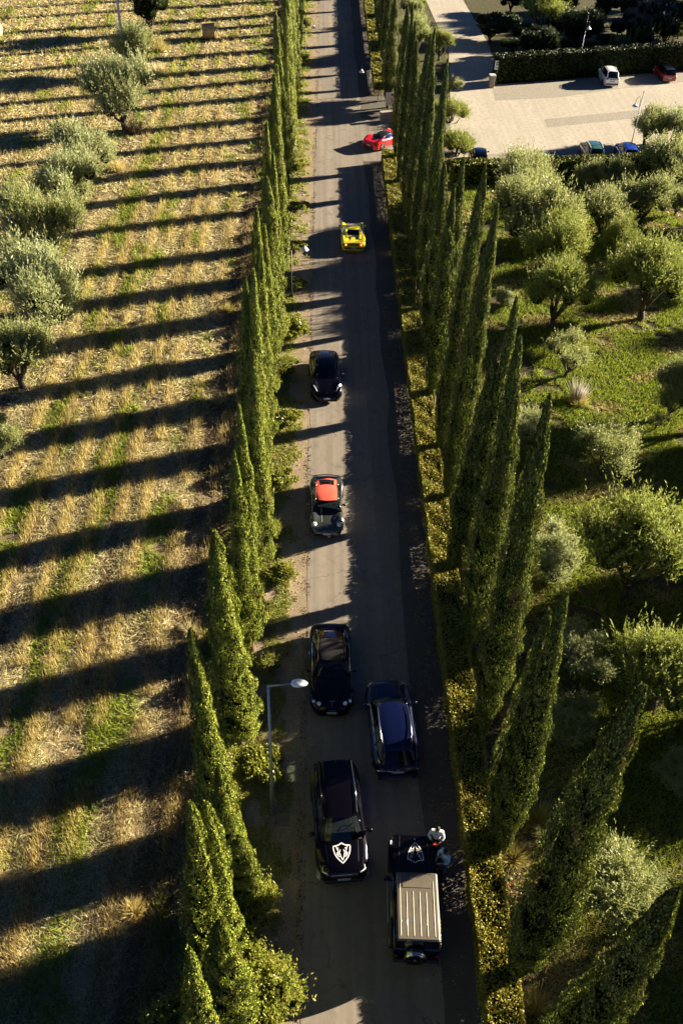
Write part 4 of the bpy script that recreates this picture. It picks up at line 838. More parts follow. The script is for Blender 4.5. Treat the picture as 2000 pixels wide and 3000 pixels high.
    def greenhouse(s, g, rm, belt, glass, seats, rearglass):
        yA, yB, yC, yD = g['y']; wr = g['wr']; zr = g['zr']; bow = g.get('bow', .16); bowr = g.get('bowr', .12); n = 14; us = np.linspace(-1, 1, n+1)
        def bw(y): return s.half(y)*belt*g.get('bk', .93)
        def bz(x, y): return s.z(x, y)-.01
        A = [(u*bw(yA), yA+bow*(1-u*u), 0) for u in us]; A = [(x, y, bz(x, y)) for x, y, _ in A]
        zB = g.get('zB', zr-.05); zC = g.get('zC', zr-.06); wB = g.get('wB', wr*.97); wC = g.get('wC', wr*.93)
        B = [(u*wB, yB+bow*.55*(1-u*u), zB-.045*u**4+.012*(1-u*u)) for u in us]; Cc = [(u*wC, yC-bowr*.5*(1-u*u), zC-.045*u**4+.012*(1-u*u)) for u in us]
        D = [(u*bw(yD)*g.get('dk', .88), yD-bowr*(1-u*u), 0) for u in us]; D = [(x, y, bz(x, y)) for x, y, _ in D]
        k = 8; G = []
        for i in range(k+1):
            t = i/k; zz = 4*t*(1-t)*(zr-(zB+zC)/2); row = []
            for j in range(n+1):
                a, b = Vector(B[j]), Vector(Cc[j]); p = a.lerp(b, t); wmul = 1+4*t*(1-t)*(wr/max(.01, (wB+wC)/2)-1); row.append((p.x*wmul, p.y, p.z+zz))
            G.append(row)
        s.roofG = G; rf = MB(); rf.grid(G); 
        thick = [[(x, y, z-.03) for x, y, z in r] for r in G]; rf.grid(thick)
        s.roof = rf.build('roof', rm, s.t, True); s.rbvh = BVHTree.FromPolygons([p for r in G for p in r], [(i*(n+1)+j, i*(n+1)+j+1, (i+1)*(n+1)+j+1, (i+1)*(n+1)+j) for i in range(k) for j in range(n)])
        def pane(name, P, Q, m, bulge=.03):
            Gp = []
            for i in range(6):
                t = i/5; Gp.append([tuple(Vector(P[j]).lerp(Vector(Q[j]), t)+Vector((0, 0, bulge*4*t*(1-t)))) for j in range(len(P))])
            mb = MB(); mb.grid(Gp); return mb.build(name, m, s.t, True)
        pane('windshield', A, B, g.get('wm', glass)); pane('rear_window', D, Cc, rearglass or glass, .025)
        # side glass: belt line from A end to D end, roof edge
        for sd_ in (-1, 1):
            e = 0 if sd_ < 0 else n
            top = [B[e]]+[r[e] for r in G]+[Cc[e]]; yy = np.linspace(yA, yD, 14); bot = []
            for y in yy: x = sd_*bw(y)*(1 if y > yC else 1-(1-g.get('dk', .88))*min(1, (yC-y)/max(.05, yC-yD))); bot.append((x, y, bz(x, y)))
            bot[0] = A[e]; bot[-1] = D[e]
            tp = []
            for q, y in enumerate(yy):
                if y > yB: t = (yA-y)/max(.01, yA-yB); tp.append(tuple(Vector(A[e]).lerp(Vector(B[e]), t)))
                elif y < yC: t = (y-yD)/max(.01, yC-yD); tp.append(tuple(Vector(D[e]).lerp(Vector(Cc[e]), t)))
                else:
                    t = (yB-y)/max(.01, yB-yC); f = t*k; i0 = min(k-1, int(f)); tp.append(tuple(Vector(G[i0][e]).lerp(Vector(G[i0+1][e]), f-i0)))
            Gs = []
            for i in range(5):
                t = i/4; Gs.append([tuple(Vector(bot[j]).lerp(Vector(tp[j]), t)+Vector((sd_*.03*4*t*(1-t), 0, 0))) for j in range(len(yy))])
            mb = MB(); mb.grid(Gs); mb.build('side_window', g.get('sm', glass), s.t, True)
            pl = MB(); pl.tube([A[e], tuple((Vector(A[e])+Vector(B[e]))/2+Vector((0, 0, .012))), B[e]], .032, 6); pl.build('pillar', g.get('pm', rm), s.t, True)
            pl = MB(); pl.tube([D[e], tuple((Vector(D[e])+Vector(Cc[e]))/2+Vector((0, 0, .01))), Cc[e]], g.get('cw', .05), 6); pl.build('pillar', g.get('pm', rm), s.t, True)
            pl = MB(); pl.tube([B[e]]+[r[e] for r in G]+[Cc[e]], .03, 6); pl.build('roof_edge', g.get('pm', rm), s.t, True)
            for yb in g.get('bp', [(yB+yC)/2-.1]):
                q = int(np.argmin(abs(yy-yb))); pl = MB(); pl.tube([bot[q], tp[q]], .035, 6); pl.build('door_pillar', M['trim'], s.t)
            if g.get('chrome'):
                c = MB(); c.tube([(x+sd_*.012, y, z+.012) for x, y, z in bot], .013, 5); c.build('window_trim', M['chrome'], s.t)
        # cabin under the glass: dark deck, dashboard, seats, steering wheel
        dk = MB(); Gd = []
        for q in range(12):
            y = yA+bow*.4+(yD-yA-bow*.4)*q/11*.98; Gd.append([(u*bw(y)*.9, y, s.z(u*bw(y)*.9, y)+.006) for u in np.linspace(-1, 1, 9)])
        dk.grid(Gd); dk.build('cabin', M['interior'], s.t)
        zz = s.z(0, yB)
        for sx in (-1, 1):
            st = MB(); st.box((sx*.34, yB-.3, zz+.1), (.42, .13, .34), bev=.05); st.box((sx*.34, yB-.34, zz+.3), (.22, .09, .13), bev=.04); st.build('seat', M[seats], s.t, True)
        if g.get('rearseat', True) and yB-yC > .6:
            st = MB(); st.box((0, yC+.12, zz+.1), (1.0, .14, .28), bev=.05); st.build('rear_seat', M[seats], s.t, True)
        sw = MB(); pts = [(.34*g.get('lhd', -1)+.15*math.cos(a), yB+.12+.1*math.sin(a), zz+.08+.11*math.sin(a)) for a in np.linspace(0, 2*math.pi, 17)]; sw.tube(pts, .013, 5, cap=False); sw.build('steering_wheel', M['trim'], s.t)
        db = MB(); db.box((0, yA-.18, s.z(0, yA-.1)+.03), (1.2, .34, .07), bev=.03); db.build('dashboard', M[g.get('dash', 'interior')], s.t)
    # marks laid onto the body from above
    def ribbon(s, name, pts, wd, m, dz=.004, bvh=None, parent=None, closed=False, sub=True):
        b = bvh or s.bvh; P = []
        pts = list(pts)+([pts[0]] if closed else [])
        for a, c in zip(pts[:-1], pts[1:]):
            k = max(1, int(math.hypot(c[0]-a[0], c[1]-a[1])/.03)) if sub else 1
            for i in range(k): P.append((a[0]+(c[0]-a[0])*i/k, a[1]+(c[1]-a[1])*i/k))
        P.append(pts[-1]); G = []
        for i, p in enumerate(P):
            a = P[max(0, i-1)]; c = P[min(len(P)-1, i+1)]; d = Vector((c[0]-a[0], c[1]-a[1])); d = d.normalized() if d.length > 0 else Vector((1, 0)); nn = Vector((-d.y, d.x))*wd/2; row = []
            for q in (-1, 1):
                x, y = p[0]+nn.x*q, p[1]+nn.y*q; h = b.ray_cast(Vector((x, y, 3)), Vector((0, 0, -1)))[0]; row.append((x, y, (h.z if h else 0)+dz))
            G.append(row)
        mb = MB(); mb.grid(G); return mb, G
    def line(s, name, pts, wd, m, dz=.004, bvh=None, closed=False):
        mb, G = s.ribbon(name, pts, wd, m, dz, bvh, closed=closed); return mb.build(name, m, s.t, True)
    def patch(s, name, pts, m, dz=.006, bvh=None, rings=5):
        b = bvh or s.bvh; c = (sum(p[0] for p in pts)/len(pts), sum(p[1] for p in pts)/len(pts)); P = []
        for i, a in enumerate(pts):
            d = pts[(i+1) % len(pts)]
            for q in range(4): P.append((a[0]+(d[0]-a[0])*q/4, a[1]+(d[1]-a[1])*q/4))
        G = []
        for k in range(rings+1):
            t = max(.001, k/rings); row = []
            for p in P+[P[0]]:
                x, y = c[0]+(p[0]-c[0])*t, c[1]+(p[1]-c[1])*t; h = b.ray_cast(Vector((x, y, 3)), Vector((0, 0, -1)))[0]; row.append((x, y, (h.z if h else 0)+dz))
            G.append(row)
        mb = MB(); mb.grid(G); return mb.build(name, m, s.t, True)
    def plate(s, y, z, rear=False, wd=.5, text=None):
        sg = -1 if rear else 1; mb = MB(); mb.box((0, y, z), (wd, .02, .115)); o = mb.build('number_plate', M['plate'], s.t)
        if text: text_mesh('plate_text', text, .1, M['ink'], o, (0, y+sg*.0125, z), (math.pi/2, 0, 0 if rear else math.pi))
        else:
            k = MB(); 
            for i in range(6): k.box((-.15+.06*i, y+sg*.011, z), (.035, .004, .06))
            k.build('plate_marks', M['ink'], o)
        for sx in (-1, 1): b = MB(); b.box((sx*(wd/2-.02), y+sg*.011, z), (.038, .004, .112)); b.build('plate_band', M['plateblue'], o)
    def box(s, name, c, d, m, bev=.02, rz=0): mb = MB(); mb.box(c, d, bev=bev, rz=rz); return mb.build(name, m, s.t)
    def mirrors(s, y, m, zz=.98, out=.13, sz=(.12, .075, .075)):
        for sx in (-1, 1):
            x = sx*(s.half(y)*.9); mb = MB(); mb.tube([(x, y, zz-.08), (x+sx*out, y, zz-.03)], .025, 6); mb.ell((x+sx*(out+.04), y, zz), sz, 12, 8, rz=sx*.15); mb.build('mirror', m, s.t, True)
    def handles(s, m, ys, z):
        for y in ys:
            for sx in (-1, 1): mb = MB(); mb.box((sx*(s.half(y)+.012), y, z), (.02, .2, .03), bev=.008); mb.build('door_handle', m, s.t)
    def shutlines(s, ys, z0=.3, z1=.85):
        for y in ys:
            for sx in (-1, 1):
                mb = MB(); P = []
                for k in range(8):
                    z = z0+(z1-z0)*k/7; h = s.bvh.ray_cast(Vector((sx*3, y, z)), Vector((-sx, 0, 0)))[0]
                    if h: P.append((h.x+sx*.001, y, z))
                if len(P) > 2: mb.tube(P, .005, 4); mb.build('door_gap', M['trim'], s.t)
def V2(a): return Vector((a[0], a[1]))
def place(front, rear, zf, zr_, L):
    A, B = at(*front, zf), at(*rear, zr_); c = (A+B)/2; f = (A-B); f.z = 0; f.normalize(); return (c.x, c.y, 0), (f.x, f.y)
blk = mat('black_paint', (.002, .0015, .003), .12, spec=.3, coat=.12); navy = mat('navy_paint', (.003, .006, .036), .2, .2, coat=.35); red = paint('red_paint', (.55, .006, .008)); yel = paint('yellow_paint', (.8, .66, .012)); grey = paint('grey_metallic_paint', (.06, .066, .06), .45, .25); wht = mat('white_car_paint', (.84, .85, .86), .3, coat=.6); 
gap = M['trim']
ANT_U = [(-.30, .35), (-.285, .26), (-.235, .16), (-.16, .06), (-.12, .01)]
def shield(car, cx, cy, sx, sy, sc, thin=.045, up=1):
    """white stag-and-shield outline; u right, v up in its own frame"""
    T = lambda u, v: (cx+sx*u*sc, cy+sy*v*sc*1.14)
    outline = [(0, .5), (.1, .43), (.22, .385), (.36, .36), (.47, .355), (.475, .25), (.45, .1), (.4, -.05), (.32, -.19), (.2, -.32), (.1, -.41), (0, -.49), (-.1, -.41), (-.2, -.32), (-.32, -.19), (-.4, -.05), (-.45, .1), (-.475, .25), (-.47, .355), (-.36, .36), (-.22, .385), (-.1, .43)]
    parts = [([T(*p) for p in outline], thin*1.35, True)]
    for k in (-1, 1):
        for pts in ([(-.31, .33), (-.285, .24), (-.25, .16), (-.2, .07), (-.16, .0)], [(-.195, .27), (-.225, .2), (-.24, .14)], [(-.1, .17), (-.12, .09), (-.15, .04)],
                    [(-.16, .02), (-.11, -.05), (-.1, -.13), (-.06, -.24), (0, -.35)], [(-.29, .03), (-.29, -.05), (-.24, -.12), (-.17, -.18), (-.11, -.16), (-.12, -.06), (-.2, .02), (-.29, .03)], [(-.25, -.03), (-.19, -.09)]):
            parts.append(([T(-k*u, v) for u, v in pts], thin, False))
    mb = MB()
    for pts, wd, cl in parts:
        _, G = car.ribbon('e', pts, wd*sc, M['emblem'], .005, closed=cl); mb.grid(G)
    mb.build('shield_emblem', M['emblem'], car.t)
# -- big black SUV with the shield
loc, f = place((1006, 2562), (978, 2226), .45, 1.35, 4.9)
c = Car('large_suv', 'large black SUV with a white stag shield on its bonnet, driving towards the viewer', loc, f, 4.72, 1.98,
        [(-.5, 1.0, .93), (-.46, 1.14, 1.02), (-.2, 1.16, 1.06), (.2, 1.13, 1.04), (.3, 1.1, 1.0), (.42, 1.03, .93), (.47, .95, .86), (.5, .78, .72)],
        {'y': (1.02, .48, -1.85, -2.2), 'wr': .66, 'zr': 1.83, 'zB': 1.74, 'zC': 1.74, 'bow': .2, 'bowr': .05, 'bp': [-.15, -1.15], 'cw': .07, 'dk': .93}, blk, wheel_r=.39, sill=.26, endw=(.84, .74))
c.plate(2.375, .52); shield(c, .02, 1.62, -1, -1, .66)
for sx in (-1, 1):
    c.line('headlight', [(sx*.97, 1.72), (sx*.95, 1.98), (sx*.86, 2.12), (sx*.72, 2.22), (sx*.6, 2.28)], .035, M['lamp'], .012)
    c.line('headlight', [(sx*.78, 2.04), (sx*.78, 2.17)], .03, M['lamp'], .014)
    c.line('bonnet_gap', [(sx*.84, 1.1), (sx*.8, 1.7), (sx*.7, 2.1)], .012, gap); c.line('bonnet_crease', [(sx*.62, 1.15), (sx*.56, 1.95)], .014, M['trim'])
    mb = MB(); mb.tube([(sx*.64, .4, 1.79), (sx*.66, -.5, 1.86), (sx*.63, -1.8, 1.8)], .022, 6); mb.build('roof_rail', M['chrome'] if sx < 0 else blk, c.t, True)  # sunward rail chrome, far rail black: lit and unlit sides painted in
c.box('grille', (0, 2.35, .72), (1.0, .06, .2), M['trim']); c.box('bumper', (0, 2.31, .42), (1.5, .16, .16), M['trim'], .05); c.patch('sunroof', [(-.46, .2), (.46, .2), (.44, -.95), (-.44, -.95)], blk, .004, c.rbvh)
c.mirrors(.82, blk, 1.14, .16, (.14, .09, .09)); c.handles(blk, (-.2, -1.1), .98); c.shutlines((.75, -.35, -1.25)); mb = MB(); mb.tube([(0, -1.7, 1.8), (0, -1.78, 1.9)], .03, 6); mb.build('roof_antenna', M['trim'], c.t)

# -- navy SUV seen from behind
loc, f = place((1131, 2001), (1164, 2251), .75, .72, 4.6)
c = Car('navy_suv', 'dark navy SUV with silver roof rails, seen from behind beside the black cars', loc, f, 4.6, 1.93,
        [(-.5, .98, .92), (-.46, 1.04, .98), (-.2, 1.06, 1.0), (.2, 1.04, .98), (.3, 1.02, .93), (.42, .95, .86), (.47, .86, .78), (.5, .7, .64)],
        {'y': (1.0, .42, -1.55, -2.1), 'wr': .62, 'zr': 1.66, 'zB': 1.55, 'zC': 1.52, 'bow': .22, 'bowr': .1, 'chrome': 1, 'bp': [-.15, -1.1], 'cw': .06, 'dk': .92, 'dash': 'seattan'}, navy, wheel_r=.37, sill=.24, endw=(.84, .72), seats='seattan', rearglass=M['glassdark'])
c.plate(-2.315, .76, True, .52, 'GF 919EZ')
for sx in (-1, 1):
    mb = MB(); mb.tube([(sx*.6, .3, 1.58), (sx*.62, .2, 1.66), (sx*.645, -.5, 1.7), (sx*.62, -1.35, 1.66), (sx*.6, -1.45, 1.58)], .024, 6); mb.build('roof_rail', M['chrome'], c.t, True)
    c.line('bonnet_crease', [(sx*.55, 1.15), (sx*.48, 1.9)], .014, M['trim']); c.line('bonnet_gap', [(sx*.82, 1.05), (sx*.78, 1.9)], .01, gap)
    c.box('taillight', (sx*.64, -2.29, .9), (.2, .04, .04), M['darktail'], .02); c.patch('headlight', [(sx*.86, 1.85), (sx*.62, 2.12), (sx*.5, 2.2), (sx*.66, 2.18), (sx*.88, 2.0)], M['lamp'])
mb = MB(); mb.tube([(x, -2.33+.09*x*x/.81, .86) for x in np.linspace(-.85, .85, 13)], .018, 5); mb.build('chrome_strip', M['chrome'], c.t); mb = MB(); mb.tube([(x, -2.36+.1*x*x/.81, .36) for x in np.linspace(-.82, .82, 13)], .024, 5); mb.build('bumper_trim', M['chrome'], c.t)
c.box('bumper', (0, -2.26, .38), (1.6, .16, .24), navy, .06); c.mirrors(.8, navy, 1.06, .15); c.handles(navy, (-.2, -1.05), .92); c.shutlines((.7, -.35, -1.2)); b_ = MB(); b_.box((0, -1.72, 1.53), (1.12, .2, .03), bev=.012); b_.build('roof_spoiler', navy, c.t); c.box('badge', (0, -2.32, .93), (.16, .02, .02), M['chrome'], .004)
# -- black soft-top coupe, red seats
loc, f = place((972, 2084), (966, 1824), .42, .9, 4.6)
c = Car('black_coupe', 'long black soft-top coupe with round headlights and red seats behind its rear window', loc, f, 4.72, 1.92,
        [(-.5, .8, .76), (-.46, .94, .9), (-.3, .97, .93), (0, .95, .9), (.2, .93, .88), (.36, .86, .8), (.45, .78, .7), (.48, .72, .62), (.5, .62, .54)],
        {'y': (.78, .12, -.98, -1.84), 'wr': .6, 'zr': 1.38, 'zB': 1.31, 'zC': 1.29, 'bow': .2, 'bowr': .1, 'chrome': 1, 'bp': [-.75], 'dk': .8, 'cw': .035, 'rearseat': False}, blk, roof_m=mat('black_canvas', (.0025, .0025, .003), .85, var=.3, vscale=30), wheel_r=.36, endw=(.74, .58), fend=.05, seats='seatred', rearglass=M['glassclear'])
c.box('rear_seat', (0, -1.36, 1.02), (.98, .56, .1), M['seatred'], .04); c.box('parcel_shelf', (.04, -1.44, 1.08), (.5, .4, .02), mat('pink_shelf', (.6, .34, .32), .6), .008)
c.plate(2.37, .4, wd=.46)
for sx in (-1, 1):
    for x, y, r_ in ((.78, 1.98, .085), (.56, 2.1, .105)):
        zz = c.z(sx*x, y); mb = MB(); mb.ell((sx*x, y+.01, zz-.01), (r_*.82, r_, .06), 16, 8); mb.build('headlight', M['lamp'], c.t, True)
        k = MB(); k.tube([(sx*x+r_*.88*math.cos(a), y+.01+r_*1.05*math.sin(a), zz+.01-.02*math.sin(a)) for a in np.linspace(0, 2*math.pi, 21)], .013, 5, cap=False); k.build('headlight_ring', M['chrome'], c.t)
    c.line('bonnet_gap', [(sx*.72, .85), (sx*.66, 1.5), (sx*.4, 2.12)], .01, gap); c.line('fender_highlight', [(sx*.66, 1.0), (sx*.6, 1.5), (sx*.42, 2.0)], .02, blk, .008)
mb = MB(); mb.tube([(x, 2.36-.1*x*x/.2, .56) for x in np.linspace(-.34, .34, 9)], .012, 5); mb.build('grille_trim', M['chrome'], c.t); c.box('grille', (0, 2.3, .52), (.66, .1, .14), M['trim'])
c.line('winged_badge', [(-.11, 2.02), (0, 2.05), (.11, 2.02)], .025, M['chrome'], .006); c.line('bonnet_strip', [(0, 2.07), (0, 2.28)], .008, M['chrome'], .006)
c.mirrors(.55, blk, .98); c.handles(M['chrome'], (-.55,), .86); c.shutlines((.6, -.8)); 
# -- grey sports car, red roof
loc, f = place((957, 1565), (956, 1393), .38, .72, 4.35)
c = Car('grey_sports_car', 'grey metallic sports car with a bright red fabric roof', loc, f, 4.3, 1.86,
        [(-.5, .72, .7), (-.46, .84, .8), (-.3, .93, .86), (0, .9, .84), (.2, .84, .82), (.36, .74, .72), (.44, .66, .64), (.48, .58, .56), (.5, .48, .46)],
        {'y': (.95, .36, -.72, -1.45), 'wr': .61, 'zr': 1.29, 'zB': 1.22, 'zC': 1.22, 'bow': .24, 'bowr': .16, 'bp': [-.35], 'dk': .8, 'bk': .98, 'pm': grey, 'rearseat': False}, grey, roof_m=mat('red_canvas', (.72, .09, .05), .8, var=.08, vscale=40), wheel_r=.34, endw=(.72, .62), fend=.11, rearglass=M['glass'], width_k=[(-.5, .7), (-.46, .86), (-.4, .97), (-.28, 1.0), (-.08, .9), (.12, .88), (.3, .95), (.4, .93), (.46, .82), (.5, .64)])
# canvas continues down around the rear window
for sx in (-1, 1):
    mb = MB(); mb.grid([[(sx*.57, -.72, 1.2), (sx*.38, -.76, 1.235)], [(sx*.57, -1.05, 1.1), (sx*.4, -1.08, 1.13)], [(sx*.54, -1.48, .96), (sx*.42, -1.56, .97)]]); mb.build('canvas_side', bpy.data.materials['red_canvas'], c.t, True)
mb = MB(); mb.grid([[(x, -1.38-.12*(1-(x/.54)**2), 1.01) for x in np.linspace(-.54, .54, 7)], [(x, -1.5-.14*(1-(x/.54)**2), .97) for x in np.linspace(-.54, .54, 7)]]); mb.build('canvas_hem', bpy.data.materials['red_canvas'], c.t, True)
c.patch('engine_vent', [(-.4, -1.74), (.4, -1.74), (.36, -1.84), (-.36, -1.84)], M['trim']); c.plate(2.165, .38, wd=.44)
for sx in (-1, 1):
    zz = c.z(sx*.64, 1.72); mb = MB(); mb.ell((sx*.65, 1.73, zz-.02), (.13, .2, .07), 16, 8); mb.build('headlight', M['lamp'], c.t, True)
    for dx, dy in ((-.05, .06), (.05, .06), (-.05, -.07), (.05, -.07)): k = MB(); k.ell((sx*.65+dx, 1.74+dy, zz+.045), (.026, .03, .015), 8, 5); k.build('headlight_lens', M['trim'], c.t)
    c.line('bonnet_gap', [(sx*.5, .88), (sx*.44, 1.5), (sx*.34, 1.9)], .01, gap); c.line('bonnet_crease', [(sx*.27, 1.0), (sx*.24, 1.6)], .014, M['lampwhite'] if sx > 0 else gap)  # crease white on one side only, a painted highlight
mb = MB(); mb.tube([(x, -2.08+.14*x*x/.7, .84) for x in np.linspace(-.8, .8, 13)], .03, 6); mb.build('rear_spoiler', grey, c.t, True); c.mirrors(.5, grey, .95, .14); c.line('round_badge', [(0, 1.86), (0, 1.93)], .05, M['chrome']); c.handles(grey, (-.3,), .8); c.shutlines((.55, -.55), .3, .75)
c.box('lower_lip', (0, 2.1, .25), (1.3, .12, .05), M['trim'], .02)
# -- black grand tourer with a sun glint on one headlight, added as a glowing blob
loc, f = place((958, 1172), (947, 1017), .42, 1.05, 4.9)
c = Car('black_sports_car', 'black four-door sports car with one glinting headlight, farthest of the black cars', loc, f, 4.75, 1.95,
        [(-.5, .92, .86), (-.46, 1.02, .94), (-.2, 1.02, .96), (.1, .97, .92), (.22, .93, .9), (.36, .82, .8), (.44, .72, .7), (.48, .62, .6), (.5, .5, .48)],
        {'y': (.78, .08, -1.35, -1.95), 'wr': .6, 'zr': 1.5, 'zB': 1.4, 'zC': 1.38, 'bow': .22, 'bowr': .14, 'bp': [-.35], 'dk': .84}, blk, roof_m=M['glassopq'], wheel_r=.38, endw=(.76, .6), fend=.08)
c.plate(2.385, .42, wd=.44)
for sx in (-1, 1):
    c.patch('headlight', [(sx*.84, 1.55), (sx*.76, 1.75), (sx*.62, 2.0), (sx*.56, 2.05), (sx*.62, 1.85), (sx*.74, 1.62)], M['lamp'], .012); c.line('bonnet_gap', [(sx*.7, .85), (sx*.6, 1.5), (sx*.42, 2.05)], .012, gap); c.line('bonnet_crease', [(sx*.45, 1.0), (sx*.36, 1.8)], .014, blk, .012)
mb = MB(); mb.ell((-.86, 1.62, c.z(-.8, 1.62)+.02), (.05, .1, .05), 12, 8); mb.build('sun_glint', M['lampglint'], c.t, True)
c.line('badge', [(0, 2.12), (0, 2.18)], .05, M['chrome']); c.mirrors(.55, blk, 1.0, .15); c.shutlines((.6, -.3, -1.1)); c.handles(blk, (-.2,), .85)
# -- yellow mid-engined car, seen from behind
loc, f = place((1030, 650), (1035, 724), .6, .48, 4.5)
c = Car('yellow_sports_car', 'bright yellow low sports car seen from behind, driving away up the road', loc, f, 4.5, 1.96,
        [(-.5, .8, .76), (-.46, .88, .84), (-.36, .9, .88), (-.15, .88, .9), (.1, .84, .84), (.22, .78, .8), (.36, .68, .74), (.46, .55, .58), (.5, .42, .42)],
        {'y': (.95, .3, -.42, -.8), 'wr': .56, 'zr': 1.2, 'zB': 1.13, 'zC': 1.14, 'bow': .24, 'bowr': .05, 'dk': .8, 'rearseat': False, 'bp': [], 'sm': M['glassdark'], 'cw': .11}, yel, wheel_r=.35, endw=(.86, .6), fend=.09, rearglass=M['glassopq'], width_k=[(-.5, .76), (-.485, .84), (-.45, .94), (-.4, .99), (-.3, 1), (-.08, .94), (.05, .92), (.28, .97), (.38, .95), (.45, .82), (.5, .5)])
for sx in (-1, 1):
    mb = MB(); mb.grid([[(sx*.5, -.42, 1.13), (sx*.66, -.42, 1.05), (sx*.8, -.42, .93)], [(sx*.48, -.95, 1.04), (sx*.64, -.95, 1.02), (sx*.82, -.95, .93)], [(sx*.46, -1.6, .93), (sx*.62, -1.6, .95), (sx*.82, -1.6, .92)]]); mb.build('buttress', yel, c.t, True)
    c.patch('engine_slot', [(sx*.36, -1.15), (sx*.26, -1.15), (sx*.16, -1.65), (sx*.3, -1.7)], M['trim'], .012); c.patch('side_intake', [(sx*.93, -.5), (sx*.83, -.45), (sx*.83, -.7), (sx*.93, -.8)], M['trim'], .01)
    for dx in (.6, .74): mb = MB(); mb.disc((sx*dx, -2.235, .72), 'y', .07, 16, .05); mb.build('taillight', M['litred'] if dx < .7 else M['taillamp'], c.t)
    c.box('exhaust', (sx*.55, -2.24, .3), (.14, .06, .08), M['chrome']); 
c.box('rear_spoiler', (0, -2.16, .86), (1.56, .16, .04), yel, .015); c.box('rear_gap', (0, -2.242, .73), (.95, .02, .1), M['taillamp'], .005); c.box('lower_grille', (0, -2.24, .45), (1.5, .03, .12), M['trim'], .01); c.box('diffuser', (0, -2.2, .25), (1.5, .1, .16), M['trim'], .02); c.plate(-2.28, .5, True, .42); c.mirrors(.55, yel, .96, .16); c.shutlines((.6, -.4), .3, .8)
# -- red sports car turning in
loc, f = place((1176, 384), (1073, 428), .6, .5, 4.7)
c = Car('red_sports_car', 'low red sports car with a black roof turning into the entrance', loc, f, 4.7, 1.97,
        [(-.5, .78, .74), (-.46, .88, .86), (-.34, .9, .95), (-.15, .88, .92), (.1, .8, .84), (.22, .72, .82), (.36, .62, .8), (.45, .5, .56), (.5, .4, .4)],
        {'y': (1.05, .35, -.5, -1.15), 'wr': .55, 'zr': 1.18, 'zB': 1.12, 'zC': 1.1, 'bow': .3, 'bowr': .1, 'dk': .6, 'rearseat': False, 'bp': [], 'sm': M['glassdark']}, red, roof_m=M['trim'], glass=M['trim'], wheel_r=.36, endw=(.86, .55), fend=.12, rearglass=M['trim'], width_k=[(-.5, .62), (-.485, .76), (-.46, .88), (-.42, .97), (-.3, 1), (-.1, .93), (.05, .9), (.28, .98), (.38, .95), (.45, .8), (.5, .45)])
c.patch('engine_window', [(-.3, -1.25), (.3, -1.25), (.26, -1.75), (0, -1.85), (-.26, -1.75)], M['glassopq'], .01)
for sx in (-1, 1):
    c.patch('side_intake', [(sx*.92, -.4), (sx*.78, -.3), (sx*.76, -.65), (sx*.9, -.8)], M['trim'], .012); c.box('taillight', (sx*.48, -2.345, .72), (.2, .03, .06), M['taillamp'], .01); c.patch('headlight', [(sx*.82, 1.5), (sx*.72, 1.9), (sx*.6, 1.95), (sx*.72, 1.6)], M['lamp'])
c.plate(-2.36, .52, True, .46); c.box('diffuser', (0, -2.29, .33), (1.2, .13, .28), M['trim'], .05); c.mirrors(.65, red, .92, .16); c.box('rear_spoiler', (0, -2.2, .85), (1.2, .12, .03), red, .01); c.shutlines((.6, -.35), .3, .78)
# -- parked cars
def parked(label, name, front, rear, zf, zr_, L, W, H, pm, roof_m=None, suv=False, **k):
    loc, f = place(front, rear, zf, zr_, L); hb = .62*H
    g = {'y': (L*.2, L*.07, -L*.38, -L*.47), 'wr': W*.33, 'zr': H, 'zB': H-.09, 'zC': H-.08, 'bow': .18, 'bowr': .06, 'bp': [-L*.05, -L*.25], 'cw': .07, 'dk': .92}; g.update(k.get('gh', {}))
    c = Car(name, label, loc, f, L, W, [(-.5, hb*.93, hb*.88), (-.46, hb*1.0, hb*.95), (-.2, hb*1.02, hb*.97), (.2, hb*.98, hb*.93), (.3, hb*.95, hb*.88), (.42, hb*.87, hb*.8), (.47, hb*.78, hb*.7), (.5, hb*.62, hb*.56)], g, pm, roof_m=roof_m, wheel_r=.33, endw=(.86, .72), glass=k.get('glass', M['glassdark']), group=None)
    c.plate(-L/2-.012, .66 if suv else .5, True); c.mirrors(L*.15, pm, hb+.05, .13); c.shutlines((L*.14, -L*.06, -L*.24), .3, hb*.9); c.handles(pm, (-.15, -1.0), hb*.85); c.box('bumper', (0, -L/2+.04, .36), (W*.84, .14, .2), M['trim'] if suv else pm, .05)
    for sx in (-1, 1): c.patch('headlight', [(sx*.8*W/2, L*.4), (sx*.55*W/2, L*.46), (sx*.8*W/2, L*.45)], M['lamp'])
    return c
c = parked('white compact SUV parked by the tall back hedge', 'white_suv', (1768, 190), (1797, 237), 1.0, .9, 4.3, 1.8, 1.66, wht, suv=True)
for sx in (-1, 1):
    mb = MB(); mb.box((sx*.6, -2.15, .93), (.2, .05, .2), bev=.03); mb.build('taillight', M['trim'], c.t); mb = MB(); mb.box((sx*.6, -2.18, .93), (.09, .03, .09), bev=.01); mb.build('taillight_lens', M['taillamp'], c.t); mb = MB(); mb.tube([(sx*.56, .2, 1.64), (sx*.58, -.6, 1.72), (sx*.55, -1.4, 1.64)], .026, 6); mb.build('roof_rail', M['trim'], c.t)
c.box('tailgate_trim', (0, -2.16, .86), (.75, .03, .05), M['trim'], .01)
c = parked('red hatchback with a black roof parked by the tall back hedge', 'red_hatchback', (1925, 182), (1968, 229), .9, .72, 4.0, 1.76, 1.46, paint('dark_red_paint', (.3, .008, .012)), roof_m=M['glassopq'])
for sx in (-1, 1): c.box('taillight', (sx*.56, -2.0, .8), (.24, .05, .1), M['taillamp'], .02)
